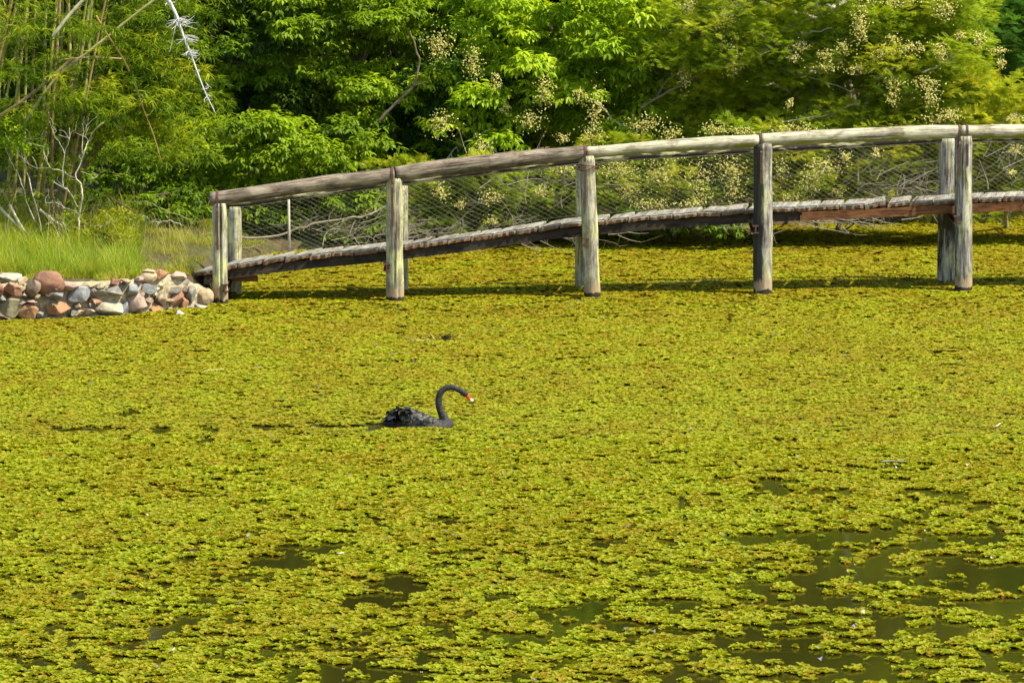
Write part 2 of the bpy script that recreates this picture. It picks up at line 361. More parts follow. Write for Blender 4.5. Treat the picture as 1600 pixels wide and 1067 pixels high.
def weed_cover(px, py):
    c = np.interp(py, [330, 560, 680, 780, 830, 900, 980, 1067, 1150], [1, 1, 1, .988, .915, .85, .835, .82, .80])
    r = sstep((px - 1000) / 350) * sstep((py - 700) / 230); l = sstep((330 - px) / 250) * sstep((py - 700) / 100)
    return np.clip(c - .34 * r + .09 * l, .2, 1)
posts_front_px = [(344, 477, 0.105), (617, 473, 0.118), (928, 467, 0.112), (1193, 462, 0.127), (1507, 457, 0.118), (1800, 453, .118), (2095, 450, .118)]
def weed_keep(p):
    px, py = to_px(p); x, y = p[:, 0], p[:, 1]
    q = v3(x * 2.9 + 4, y * 2.3)
    n = .52 * fbm(q, 21, 3) + .48 * vnoise(v3(x * 7.5, y * 6), 31)
    u = np.clip((n - .25) / (.75 - .25), 0, 1)
    thr = np.interp(1 - weed_cover(px, py), [0, .004, .03, .1, .2, .35, .5, .65, .8], [-.1, .06, .15, .27, .37, .46, .54, .62, .72])
    k = u > thr
    nj_ = (fbm(v3(x * 6, y * 5), 41, 2) - .5) * 1.3
    for (cx, cy, rx, ry) in GAPS:
        s = (np.abs(px - cx) < rx * 1.5) & (np.abs(py - cy) < ry * 1.8)
        if s.any(): k[s] &= ell(cx, cy, rx, ry, px[s], py[s]) > 1 + nj_[s] * 2.4
    far, left = land_d(x, y)
    k &= (far < .25) & ((y < wall_y(x) - .12) | (x > WALL_X + .12 + .04 * (y - 79)))
    k &= ell(-1.085, 66.98, .44, .155, x, y) > 1          # the swan's hull
    for (a, b_, r_) in posts_front_px: g = G(a, b_); k &= (x - g[0]) ** 2 + (y - g[1] - r_) ** 2 > (r_ - .012) ** 2
    return k
def weed_colour(p, rnd, rnd2):
    x, y = p[:, 0], p[:, 1]; n = fbm(v3(x * 1.7, y * 1.2), 51, 3); n2 = vnoise(v3(x * 5, y * 5), 61)
    green = np.array([.24, .30, .010]); lime = np.array([.36, .375, .010]); olive = np.array([.34, .285, .010]); brown = np.array([.33, .20, .012]); orange = np.array([.50, .22, .02])
    far = np.clip((y - 66) / 22, 0, 1)
    f = np.clip(.48 + (n - .5) * 2.3 + (rnd - .5) * 1.1 + .25 * np.clip((y - 74) / 14, 0, 1), 0, 1)[:, None]
    c = lime * (1 - f) + olive * f
    c = np.where((rnd2 < .22 - .16 * far)[:, None], green, c)
    br = (rnd > (.95 - .20 * (n2 > .70) - .08 * far)); c = np.where(br[:, None], brown, c)
    c = np.where((rnd2 > .996)[:, None], orange, c); c = np.where(((rnd2 > .992) & (rnd2 < .994))[:, None], np.array([.22, .18, .2]), c)
    near = np.clip((72 - y) / 14, 0, 1)[:, None]; c = c * (1 - near * np.array([.03, -.01, 0])); return c * (.86 + .12 * rnd2[:, None]) * np.array([1.0, .98, 1.])
# leaf: a cupped, folded oval standing up from the water
_c = []
for ti, (yy, hw) in enumerate([(0, .30), (.38, .52), (.78, .44), (1.0, .20)]):
    for s in (-1, 0, 1): _c.append((s * hw, yy, (.16 if s else -.04) - .22 * yy * yy))
WL = np.array(_c); WL2 = np.array([WL[i] for i in (0, 2, 3, 5, 9, 11)]); WL2[2:4, 0] *= 1.1; WQ2 = np.array([(0, 1, 3, 2), (2, 3, 5, 4)])
WQ = np.array([(r * 3 + k, r * 3 + k + 1, r * 3 + k + 4, r * 3 + k + 3) for r in range(3) for k in (0, 1)])
def weed_chains(n, ylo, yhi, scale, dens_nodes=9, hl=1.0):
    y = np.sqrt(R.uniform(ylo ** 2, yhi ** 2, n)); hw = y * (800 / F_PX) + 1.1; n_out = int(n * .42)
    x = R.uniform(-1, 1, n) * hw
    y2 = np.sqrt(R.uniform(ylo ** 2, yhi ** 2, n_out)); hw2 = y2 * (800 / F_PX) + 1.1; x2 = (hw2 + R.uniform(0, 4., n_out)) * np.where(R.random(n_out) < .5, -1, 1)
    x = np.concatenate([x, x2]); y = np.concatenate([y, y2]); n = n + n_out
    az = R.uniform(0, 2 * math.pi, n); kap = R.normal(0, 2.2, n)
    step = .023 * scale; allp, alla, allr = [], [], []
    px_, py_, a = x.copy(), y.copy(), az.copy(); cr = R.random(n)
    for j in range(dens_nodes):
        allp.append(np.stack([px_, py_, np.zeros(n)], -1)); alla.append(a.copy()); allr.append(cr)
        px_ = px_ + np.cos(a) * step; py_ = py_ + np.sin(a) * step; a = a + kap * step
    p = np.concatenate(allp); a = np.concatenate(alla); cr = np.concatenate(allr)
    k = weed_keep(p); p, a, cr = p[k], a[k], cr[k]
    px, py = to_px(p); k = (px > -900) & (px < 2500); p, a, cr = p[k], a[k], cr[k]
    buf = Buf(); px, py = to_px(p); outside = (px < -60) | (px > 1660); P_, A_, C_ = p, a, cr
    jobs = [(sd, ~outside, ylo > 60) for sd in (1, -1, 0)] + [(sd, outside & (R.random(len(P_)) < .75), True) for sd in (1, -1)]
    for side, sel, light in jobs:
        p, a, cr = P_[sel], A_[sel], C_[sel]; m_ = len(p)
        if m_ == 0: continue
        d = np.stack([np.cos(a + side * (math.pi / 2 + R.normal(-.2, .25, m_))), np.sin(a + side * (math.pi / 2 + R.normal(-.2, .25, m_))), np.zeros(m_)], -1)
        lift = R.uniform(.08, .72 + .15 * (ylo < 60), m_) if side else R.uniform(-.05, .22, m_); dd = d * np.cos(lift)[:, None] + np.array([0, 0, 1.]) * np.sin(lift)[:, None]
        up = -d * np.sin(lift)[:, None] + np.array([0, 0, 1.]) * np.cos(lift)[:, None]
        X, Z = basis(dd, up); L = .033 * scale * R.uniform(.75, 1.25, m_)[:, None]
        c = weed_colour(p, .55 * cr + .45 * R.random(m_), R.random(m_))
        pos = p + np.array([0, 0, .004 + 0.0]) + d * .002; pos[:, 2] += R.uniform(0, .012, m_) * hl
        scatter(buf, WL2 if light else WL, WQ2 if light else WQ, pos, X * L * 1.05, dd * L, Z * L, c)
    return buf
wd = weed_chains(18200, 46.5, 66, 1.12, 10)
tag(wd.build('floating_weed', M_WEED), 'clumps of yellow green floating weed with open water between, in front', 'floating weed', kind='stuff')
wd = weed_chains(26000, 66, 78, .98, 9)
wd2 = weed_chains(26000, 78, 93.5, 1.05, 8)
for (V_, Q_, C_, A_) in [(wd2.V, wd2.Q, wd2.C, wd2.A)]:
    for vv, qq, cc, aa in zip(V_, Q_, C_, A_): wd.V.append(vv); wd.C.append(cc); wd.A.append(aa); wd.Q.append(qq + wd.n)
tag(wd.build('floating_weed_mat', M_WEED), 'unbroken yellow olive carpet of floating weed round the bridge and swan', 'floating weed', kind='stuff')

# ---------------------------------------------------------------- footbridge
fp = [np.append(G(a, b_)[:2] + np.array([0, r_]), 0) for a, b_, r_ in posts_front_px]
FX = np.array([p[0] for p in fp]); FY = np.array([p[1] for p in fp])
def front_y(x): return np.interp(x, FX, FY) if np.isscalar(x) else np.interp(x, FX, FY)
def front_y_ext(x):
    x = np.asarray(x, float); s = (FY[1] - FY[0]) / (FX[1] - FX[0]); return np.where(x < FX[0], FY[0] + s * (x - FX[0]), np.interp(x, FX, FY))
def at_bridge(px, py, off):
    """point on the picture's px,py lying on the curved surface y = front_y(x)+off"""
    Y = 80.0
    for _ in range(12): p = P(px, py, Y); Y = float(front_y_ext(p[0])) + off
    return P(px, py, Y)
bridge = thing('footbridge', (fp[2][0], fp[2][1], 0), 'weathered timber footbridge with log handrail and wire netting rising over the weedy pond', 'footbridge')
rail_px = np.array([(328, 311, 11.8), (344, 310, 12.2), (400, 303, 12.4), (500, 287, 12.2), (612, 273.5, 12.5), (660, 266, 14), (700, 261, 14.6), (800, 250, 13), (880, 241.5, 12), (912, 238.5, 11.8), (930, 237, 9.8), (1000, 231, 9.9), (1100, 224, 10.6), (1190, 219, 11), (1300, 212.5, 11.8), (1400, 208.5, 12), (1500, 206, 11.5), (1560, 205.5, 12), (1650, 204.5, 12), (1800, 203, 12), (2095, 202, 12), (2120, 202, 12)], float)
def rail_y(px): return np.interp(px, rail_px[:, 0], rail_px[:, 1])
def rail_h(px): return np.interp(px, rail_px[:, 0], rail_px[:, 2]) * .93
secs = [(328, 616, M_RAIL_BROWN, .75), (618, 913, M_RAIL_BROWN, .8), (915, 1185, M_RAIL_PALE, .9), (1187, 1499, M_RAIL_PALE, .8), (1501, 1800, M_RAIL_PALE, 1.0), (1802, 2118, M_RAIL_PALE, .8)]
for k, (a, b_, mt, alg_shade) in enumerate(secs):
    xs = np.linspace(a, b_, 46); pts = np.array([at_bridge(x, rail_y(x), 0.0) for x in xs])
    scl = F_PX / 80.2; rad = rail_h(xs) / scl
    rad = rad * (1 + .05 * (fbm(v3(xs * .02 + k * 9, 1.), 3, 2) - .5) * 2)
    if k in (0, 2, 4): rad[0] *= .9; rad[-1] *= .93
    pts[:, 2] += (fbm(v3(xs * .012 + k * 5, 2.), 8, 2) - .5) * .02
    sides = 22; rb = Buf(); tube(rb, pts, rad, sides, None, True, .09, k + 1)
    # algae on the lower flank (growth on pale logs, painted shade on brown): red channel from height round the log
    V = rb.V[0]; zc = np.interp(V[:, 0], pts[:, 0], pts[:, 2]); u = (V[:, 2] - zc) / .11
    amt = alg_shade * np.clip(.42 - u * .8, 0, 1); rb.C[0] = np.stack([amt * .62, np.zeros_like(amt), np.zeros_like(amt)], 1)
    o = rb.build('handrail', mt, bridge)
    if k == 0: o['label'] = 'brown lower log of the handrail at the shore end'
    if k == 2: o['label'] = 'pale log of the handrail with green algal growth underneath'
# front posts
tops_px = [(343, 322), (616, 283), (917, 248), (1192, 229), (1505, 217), (1800, 214), (2095, 213)]
for k, ((bx, by, r_), (tx, ty)) in enumerate(zip(posts_front_px, tops_px)):
    top = at_bridge(tx, ty, 0.0); base = fp[k].copy(); base[2] = -.45; base[0] = fp[k][0]
    n = 40; tt = np.linspace(0, 1, n)[:, None]; pts = base * (1 - tt) + (top + np.array([0, 0, .04])) * tt
    rad = np.linspace(r_ * 1.02, r_ * (.92 if k < 3 else 1.0), n)
    pb = Buf(); gr = [(-1.75, .10, .5)] if k == 0 else ([(-2.05, .08, .35)] if k == 1 else [(-1.2 + k, .05, .12)])
    # around-angle a: x axis = cross(up, +Y) = -X ; front face is -Y
    tube(pb, pts, rad, 36, None, True, .11, k + 11, grooves=[(g[0], g[1], g[2]) for g in gr])
    V = pb.V[0]; z = V[:, 2]; ang = V[:, 0] - np.interp(z, pts[:, 2], pts[:, 0])
    wet = np.clip(.95 - z * 7, 0, .9); side = {0: .15, 1: .2, 2: .3, 3: .95, 4: .4}.get(k, .2) * np.clip(-ang / r_ * .9 + .35, 0, 1)  # left flank painted darker: shade put into the colour, with some dark staining
    pb.C[0] = np.stack([side, np.where(z < .0, .6, wet), np.clip(.85 - z * 2.2, 0, .7)], 1)
    o = pb.build('post', M_POST if k < 3 else M_POST_GREY, bridge)
    # rusty strap over the rail and down the post face
    for dxp in ((-3, ) if k != 4 else (-6, 6)):
        sb = Buf(); sx = tx + dxp; rc = at_bridge(sx, rail_y(sx), 0.0); R_ = rail_h(sx) / (F_PX / 80.2) * 1.03 + .003; hw_ = .014
        length = {0: .52, 1: .52, 2: .52, 3: .42, 4: .42}.get(k, .42) * (1 if dxp != 6 else .7)
        path = [(math.sin(a) * -R_, math.cos(a) * R_) for a in np.linspace(-1.6, 1.6, 14)]
        path = [(y_, z_) for y_, z_ in path][::-1] if path[0][0] < 0 else path
        path = [(R_, -.10)] + path + [(-R_ * .98, -.12), (-(r_ * 1.07 + .004), -.16), (-(r_ * 1.07 + .004), -.16 - length)]
        path = sorted(path, key=lambda q_: 0) ; n_ = len(path)
        prof = np.array(path); nn = np.gradient(prof, axis=0); nn = nrm(np.stack([nn[:, 1], -nn[:, 0]], 1)) * .006
        V = []
        for (py__, pz__), (ny_, nz_) in zip(prof, nn):
            for sx_ in (-hw_, hw_):
                for s_ in (-1, 1): V.append((rc[0] + sx_, rc[1] + py__ + ny_ * s_, rc[2] + pz__ + nz_ * s_))
        Q = []
        for i in range(n_ - 1):
            b0, b1 = i * 4, i * 4 + 4
            Q += [(b0, b0 + 1, b1 + 1, b1), (b0 + 2, b1 + 2, b1 + 3, b0 + 3), (b0, b1, b1 + 2, b0 + 2), (b0 + 1, b0 + 3, b1 + 3, b1 + 1)]
        Q += [(0, 2, 3, 1), (n_ * 4 - 4, n_ * 4 - 3, n_ * 4 - 1, n_ * 4 - 2)]
        sb.add(V, Q).build('strap', M_RUST, bridge, smooth=False)
# back posts
BO = 1.3
back_px = [(364, 465, 325, .095), (625, 460, 292, .1), (909, 456, 252, .09), (1193, 450, 232, .1), (1479, 443, 219, .118), (1770, 440, 216, .11), (2060, 438, 216, .11)]
bp = []
for k, (bx, by, ty, r_) in enumerate(back_px):
    g = G(bx, by); x = g[0]; y = float(front_y_ext(x)) + BO; sx_top = bx if k else 364
    zt = P(bx, ty, y)[2] + (0.02 if k != 4 else .05); bp.append((x, y, zt))
    pts = np.linspace((x, y, -.45), (x + .01, y, zt), 26); pb = Buf()
    tube(pb, pts, np.linspace(r_ * 1.03, r_ * .97, 26), 22, None, True, .06, k + 31)
    z = pb.V[0][:, 2]; pb.C[0] = np.stack([np.clip(.5 - np.abs(z - .8) * .3, 0, .5) * (k == 4), np.where(z < .0, .6, np.clip(.62 - z * 7, 0, .6)), np.zeros_like(z)], 1)
    pb.build('post', M_POST if k < 3 else M_POST_GREY, bridge)
bp = np.array(bp)
# back rail, thin pole seen just under the front log
rb = Buf(); xs = np.linspace(bp[0, 0] - .1, bp[-1, 0] + .2, 90); ys = np.interp(xs, bp[:, 0], bp[:, 1]) - .02
zt = np.array([0.] * 90)
for i, (x_, y_) in enumerate(zip(xs, ys)):
    pxx = to_px(np.array([x_, y_, 1.9]))[0]; pyy = np.interp(pxx, [360, 620, 912, 1000, 1180, 1480, 2100], [321, 284, 249.5, 243.5, 234, 217, 211]); zt[i] = P(pxx, pyy, y_)[2]
tube(rb, np.stack([xs, ys, zt], 1), np.full(90, .055), 12, None, True, .08, 51).build('handrail', M_RAIL_PALE, bridge)
# deck
deck_px = np.array([(296, 430), (356, 415.5), (457, 402), (581, 390.5), (735, 372), (868, 352), (1029, 338), (1176, 328), (1208, 326.5), (1369, 319.5), (1490, 313), (1599, 308.5), (1800, 302), (2120, 297)], float)
def deck_front(px): return at_bridge(px, float(np.interp(px, deck_px[:, 0], deck_px[:, 1])), .19)
DW = 1.0; db = Buf(); pxs = [297.]
while pxs[-1] < 2110: pxs.append(pxs[-1] + R.uniform(33, 40))
for i in range(len(pxs) - 1):
    a, b_ = deck_front(pxs[i] + 1.6), deck_front(pxs[i + 1] - 1.6)
    tdir = b_ - a; L = np.linalg.norm(tdir); tdir = tdir / L; skew = R.normal(.14, .03)
    off = R.normal(0, .010); th = .042 + R.uniform(-.006, .006); n = 9; tz = R.normal(.003, .006); sag = 0
    V, C, Aux = [], [], []
    nl = 4
    for r_i in range(nl):       # across the deck, 0 front .. 3 back
        yy = off + DW * r_i / (nl - 1)
        for j in range(n):
            s = j / (n - 1); e = .012 * math.sin(j * 2.1 + i) * (r_i in (0, nl - 1)) + (R.normal(0, .004) if r_i == 0 else 0)
            rag = abs(R.normal(0, .012)) if r_i == 0 else 0
            p = a + tdir * L * s + np.array([skew * (yy - off), yy + e, tz * (s - .5) * 2])
            edge = (-.004 if j in (0, n - 1) else 0) + R.normal(0, .0008)
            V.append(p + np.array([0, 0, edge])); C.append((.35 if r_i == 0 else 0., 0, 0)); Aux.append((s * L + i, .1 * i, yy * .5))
            V.append(p + np.array([0, rag * 1.2, -th + edge - rag * .6])); C.append((.80 if r_i == 0 else .3, .25 if r_i == 0 else 0, 0)); Aux.append((s * L + i, th + .1 * i, yy * .5))  # front face painted dark brown, its shade put into the colour
    ix = lambda r, j, k: (r * n + j) * 2 + k
    Q = []
    for r in range(nl - 1):
        for j in range(n - 1):
            Q.append((ix(r, j, 0), ix(r, j + 1, 0), ix(r + 1, j + 1, 0), ix(r + 1, j, 0))); Q.append((ix(r, j, 1), ix(r + 1, j, 1), ix(r + 1, j + 1, 1), ix(r, j + 1, 1)))
    for j in range(n - 1):
        Q.append((ix(0, j, 1), ix(0, j + 1, 1), ix(0, j + 1, 0), ix(0, j, 0))); Q.append((ix(nl - 1, j, 0), ix(nl - 1, j + 1, 0), ix(nl - 1, j + 1, 1), ix(nl - 1, j, 1)))
    for r in range(nl - 1):
        Q.append((ix(r, 0, 0), ix(r + 1, 0, 0), ix(r + 1, 0, 1), ix(r, 0, 1))); Q.append((ix(r, n - 1, 1), ix(r + 1, n - 1, 1), ix(r + 1, n - 1, 0), ix(r, n - 1, 0)))
    db.add(V, Q, None, C, Aux)
db.build('deck', M_PLANK, bridge, smooth=False)
def beam(px0, px1, yo, mt, zt=-.062, h=.12, wdt=.09):
    bb = Buf(); xs = np.linspace(px0, px1, 24); f = np.array([deck_front(x) for x in xs]); f[:, 1] += yo
    V = np.stack([f + np.array([0, dy, dz]) for dy, dz in ((0, zt - h), (wdt, zt - h), (wdt, zt), (0, zt))], 1).reshape(-1, 3)
    A_ = np.stack([np.broadcast_to(np.array(v)[None], (24, 2)) for v in ((0, 0), (.09, 0), (.09, .12), (0, .12))], 1).reshape(-1, 2)
    A_ = np.concatenate([A_, np.repeat(f[:, 0], 4)[:, None]], 1)
    Q = [(i * 4 + k, i * 4 + (k + 1) % 4, i * 4 + 4 + (k + 1) % 4, i * 4 + 4 + k) for i in range(23) for k in range(4)] + [(3, 2, 1, 0), (92, 93, 94, 95)]
    bb.add(V, [tuple(reversed(q_)) for q_ in Q], None, (0.1, 0, 0), A_); return bb.build('beam', mt, bridge, smooth=False)
beam(318, 1251, .05, M_BEAM)['label'] = 'long blackened beam under the deck'
beam(1253, 2115, .0, M_BEAM_RUST)['label'] = 'rust brown beam under the right end of the deck'
beam(330, 2115, .82, M_BEAM)
for k in range(7):   # short cross joists bolted through the posts
    x, y = FX[k], FY[k]; f = deck_front(float(to_px(np.array([x, y, 1.]))[0])); z = f[2] - .06 - .12 - .065
    jb = Buf(); xo = -.11 if k else .06
    # I-section joist: two flanges and a web
    for (dx0, dx1, z0, z1) in ((-.045, .045, -.055, -.04), (-.045, .045, .04, .055), (-.01, .01, -.04, .04)):
        box(jb, (x + xo + dx0, y - .125 - (.02 if k else 0), z + z0), (x + xo + dx1, y + BO + .02, z + z1), (.1, 0, 0))
    jb.build('joist', M_RUST if k else M_BEAM_RUST, bridge, smooth=False)
pb = Buf()
for k, (x_, y_, z_) in enumerate(bp[:5]):
    pass
# small ledger block near the first post and broken notch
lb = Buf(); c_ = deck_front(388); box(lb, (c_[0] - .22, c_[1] + .12, c_[2] - .26), (c_[0] + .12, c_[1] + .22, c_[2] - .19), (0, 0, 0)); lb.build('ledger', M_BEAM_RUST, bridge, smooth=False)
# netting between the far posts
nb = Buf()
def net_pt(x, s, yoff=-.13):
    y = np.interp(x, bp[:, 0], bp[:, 1]) + yoff; f = np.interp(x, NX, NZ0); tz_ = np.interp(x, NX, NZ1); return np.array([x, y + .02 * math.sin(x * 3.1 + s * 4), f + (tz_ - f) * s])
NX = np.linspace(bp[0, 0], bp[-1, 0], 60); NZ0 = []; NZ1 = np.interp(NX, xs_ := np.stack([xs, zt], 1)[:, 0], zt) - .03
for x_ in NX:
    pxx = float(to_px(np.array([x_, 81, 1.]))[0]); NZ0.append(deck_front(pxx)[2] + .01)
NZ0 = np.array(NZ0)
cell = .10; ht = 1.0; xs0 = np.arange(bp[0, 0] - 1.8, bp[-1, 0], cell)
for dr in (1, -1):
    for x0 in xs0:
        pts = []
        for s in np.linspace(0, 1, 9):
            x_ = x0 + (s * 1.15 if dr > 0 else (1 - s) * 1.15) + .012 * math.sin(s * 40 + x0 * 3)
            if bp[0, 0] + .04 < x_ < bp[-1, 0] - .04: pts.append(net_pt(x_, s))
        if len(pts) > 1: tube(nb, pts, np.full(len(pts), .00125), 3, None, False)
for s in (.0, .5, .99): tube(nb, [net_pt(x_, s) for x_ in np.linspace(bp[0, 0] + .03, bp[-1, 0] - .03, 120)], np.full(120, .0022), 3, None, False)
nb.build('netting', M_WIRE, bridge)
tb = Buf(); c_ = at_bridge(452, 391, BO - .16); tube(tb, [c_ - np.array([0, 0, .1]), P(451, 312, c_[1])], [.02, .017], 8, None, True, .05, 3); tb.build('stake', M_BARK_PALE, bridge)
wr = Buf(); c_ = at_bridge(917, 262, 0)
for k in range(5):
    a = np.linspace(0, 2 * math.pi, 18); tube(wr, np.stack([c_[0] + .128 * np.cos(a), c_[1] + .128 * np.sin(a), c_[2] - .02 + .012 * k + .02 * np.sin(a + k)], 1), np.full(18, .005), 5, None, False)
for k in range(9):
    s0 = c_ + np.array([.12, -.03, .02]); e0 = c_ + np.array([R.uniform(.15, .42), R.uniform(-.1, .25), R.uniform(-.06, .1)]); tube(wr, smooth_path([s0, (s0 + e0) / 2 + R.normal(0, .04, 3), e0], 4), [.004, .002], 4, None, False)
wr.build('wire_tie', M_RUST, bridge)

# ---------------------------------------------------------------- stone retaining wall
wall = thing('stone_wall', (G(160, 495)[0], G(160, 495)[1], 0), 'low retaining wall of mortared red, tan and grey stones along the grassy bank', 'stone wall')
mb = Buf(); nx_, nz_ = 150, 12; top_px = [(-120, 452), (0, 450), (60, 447), (110, 446), (200, 444), (250, 434), (275, 435), (295, 446), (320, 455), (345, 466)]
Vm = np.zeros((nx_, nz_ + 4, 3))
for i, x_ in enumerate(np.linspace(G(-120, 500)[0], WALL_X + .08, nx_)):
    y_ = float(wall_y(x_)) - .0; pxx = float(to_px(np.array([x_, y_, .2]))[0]); zt_ = P(pxx, np.interp(pxx, [a for a, _ in top_px], [b_ for _, b_ in top_px]), y_)[2]
    for j in range(nz_): Vm[i, j] = (x_, y_ + .05 * j / nz_, -.3 + (zt_ + .3) * j / (nz_ - 1))
    for j in range(4): Vm[i, nz_ + j] = (x_, y_ + .14 + .14 * j, zt_ + (.02, .02, .0, -.25)[j])
d_ = fbm(Vm.reshape(-1, 3) * 7, 71, 3).reshape(nx_, -1) - .5; Vm[..., 1] += d_ * .14; Vm[..., 2] += (fbm(Vm.reshape(-1, 3) * 8, 77, 3).reshape(nx_, -1) - .5) * .06
nzz = nz_ + 4; ii, jj = np.meshgrid(np.arange(nx_ - 1), np.arange(nzz - 1), indexing='ij'); q = ii * nzz + jj
mb.add(Vm, np.stack([q, q + nzz, q + nzz + 1, q + 1], -1).reshape(-1, 4)); mb.build('mortar', M_MORTAR, wall)
import bmesh
bm = bmesh.new(); bmesh.ops.create_icosphere(bm, subdivisions=4, radius=1.0); ICO = np.array([v.co[:] for v in bm.verts]); ICOF = np.array([[v.index for v in f.verts] for f in bm.faces]); bm.free()
def stone_buf(c, sx, sy, sz, col, seed, rot=0.0, flatn=15, round_=False):
    r = np.random.default_rng(seed); V = ICO.copy(); h = np.full(len(V), 1.0)
    for _ in range(flatn):
        n_ = nrm(r.normal(size=3) * np.array([1, .8, 1])); lim = r.uniform(.42, .78) if not round_ else r.uniform(.85, .97)
        dd = V @ n_; V = V - np.clip(dd - lim, 0, None)[:, None] * n_[None]
    V = V * (1 + .16 * (fbm(ICO * 1.9 + seed, seed, 3) - .5)[:, None]) + .03 * (fbm(ICO * 7 + seed, seed + 3, 2) - .5)[:, None]
    V = V * 1.62 * np.array([sx, sy, sz]); ca, sa = math.cos(rot), math.sin(rot)
    V = np.stack([V[:, 0] * ca - V[:, 2] * sa, V[:, 1], V[:, 0] * sa + V[:, 2] * ca], 1)
    cc = np.array(col) * (.85 + .3 * r.random()); return Buf().add(V + c, None, ICOF, cc)
RED, ORG, TAN, GRY, BLU, BRN, PNK, OLV, CRM = (.32, .165, .10), (.38, .20, .10), (.44, .33, .19), (.25, .23, .19), (.26, .26, .25), (.24, .17, .115), (.40, .28, .21), (.30, .26, .15), (.41, .37, .25)
STN = [(80, 445, 140, 75, RED), (200, 435, 75, 90, BRN), (305, 410, 135, 98, RED), (130, 400, 60, 50, TAN), (445, 425, 125, 42, PNK), (555, 420, 90, 32, TAN), (640, 420, 64, 32, TAN), (725, 402, 70, 38, RED), (792, 398, 64, 32, TAN), (875, 385, 55, 38, PNK), (925, 375, 74, 48, TAN), (990, 355, 105, 48, ORG), (1112, 367, 78, 54, PNK), (935, 335, 58, 28, TAN),
       (330, 480, 125, 48, BLU), (485, 480, 135, 68, BLU), (610, 460, 90, 54, GRY), (718, 460, 108, 64, GRY), (825, 450, 84, 52, BLU), (920, 440, 104, 68, BLU), (1000, 425, 54, 42, CRM), (1085, 455, 92, 48, GRY), (1140, 410, 62, 36, GRY),
       (70, 545, 148, 112, OLV), (180, 600, 118, 88, ORG), (345, 575, 143, 68, ORG), (465, 600, 78, 62, GRY), (345, 622, 92, 24, CRM), (545, 590, 72, 62, PNK), (600, 525, 64, 44, RED), (680, 585, 152, 82, CRM), (782, 565, 48, 88, BLU), (860, 540, 122, 102, PNK), (870, 605, 104, 34, GRY), (970, 575, 84, 54, ORG), (1005, 520, 64, 78, BRN), (1105, 505, 94, 104, RED), (1140, 530, 64, 74, ORG), (1190, 480, 64, 104, GRY), (1275, 500, 76, 82, TAN), (1060, 570, 44, 28, CRM), (920, 515, 54, 34, PNK), (250, 600, 40, 40, GRY), (30, 610, 70, 50, BRN), (10, 500, 50, 40, GRY)]
for k in range(26):
    cx_ = R.uniform(20, 1240); cy_ = R.uniform(430, 610) - (cx_ > 900) * 25; STN.append((cx_, cy_, R.uniform(26, 60), R.uniform(20, 40), [TAN, GRY, BRN, PNK, CRM, OLV][k % 6]))
for k in range(8): STN.append((-40 - k * 55 + R.uniform(-12, 12), 440 + (k % 3) * 75 + R.uniform(-12, 12), R.uniform(90, 130), R.uniform(60, 90), [RED, OLV, TAN, GRY, ORG][k % 5]))
for k, (cx, cy, sw, sh, col) in enumerate(STN):
    px_, py_ = cx / 4, 340 + cy / 4; x_ = (px_ - CX) / F_PX * 78.9; y_ = float(wall_y(x_)) - .02
    if cy < 430: y_ += .06
    c_ = P(px_, py_, y_); s_ = F_PX / y_; o = stone_buf(c_, sw / 8 / s_, max(.09, .5 * min(sw, sh) / 8 / s_ + .05), sh / 8 / s_, col, 100 + k, R.normal(0, .10), 15 if sw < 120 else 11, round_=(k in (2, 10, 39)))
    o.build('stone', M_STONE, wall)
# stones lying loose at the foot of the wall
for k, (px_, py_, w_, h_, lab) in enumerate([(313, 481, 9, 2.6, 'small pale flat stone lying in the weed beside the first bridge post'), (281, 492, 8, 2.4, 'small grey flat stone lying in the weed in front of the wall')]):
    g = G(px_, py_ + 1.5); s_ = F_PX / g[1]; o = stone_buf(np.array([g[0], g[1], .03]), w_ / s_, .06, h_ / s_ + .01, (.5, .47, .4), 300 + k).build('loose_stone', M_STONE, origin=(g[0], g[1], 0)); tag(o, lab, 'stone')
g = P(14, 431, float(wall_y(-6.6)) + .55); tag(stone_buf(g, .17, .12, .05, (.46, .41, .30), 333).build('slab_stone', M_STONE, origin=tuple(g)), 'pale flat stone lying in the grass at the left edge', 'stone')

# ---------------------------------------------------------------- foliage kit
_v = []
for (tt_, hw_, z_) in ((0, .06, 0), (.3, .5, .02), (.68, .42, -.05), (1, .04, -.2)):
    for s in (-1, 0, 1): _v.append((s * hw_, tt_, z_ + (.13 * hw_ * 2 if s else 0)))
LV = np.array(_v); LQ = np.array([(r * 3 + k, r * 3 + k + 1, r * 3 + k + 4, r * 3 + k + 3) for r in range(3) for k in (0, 1)])
BV = np.array([(-.35, 0, 0), (.35, 0, 0), (-.5, .35, .02), (.5, .35, .02), (-.3, .75, -.06), (.3, .75, -.06), (-.03, 1, -.16), (.03, 1, -.16)]); BQ = np.array([(0, 1, 3, 2), (2, 3, 5, 4), (4, 5, 7, 6)])
_v, _q = [(-.008, 0, 0), (.008, 0, 0), (.005, 1, -.12), (-.005, 1, -.12)], [(0, 1, 2, 3)]
for i in range(9):
    yy = .12 + i * .1; zz = -.12 * yy * yy; ln = .30 * math.sin(math.pi * (.18 + .72 * yy)) + .04
    for s in (-1, 1):
        n0 = len(_v); _v += [(0, yy - .02, zz), (s * ln * .55, yy + .02, zz + .02), (s * ln, yy + .12, zz - .03), (s * ln * .5, yy + .085, zz + .02)]; _q.append((n0, n0 + 1, n0 + 2, n0 + 3) if s > 0 else (n0, n0 + 3, n0 + 2, n0 + 1))
FV, FQ = np.array(_v), np.array(_q)
_v, _q = [], []
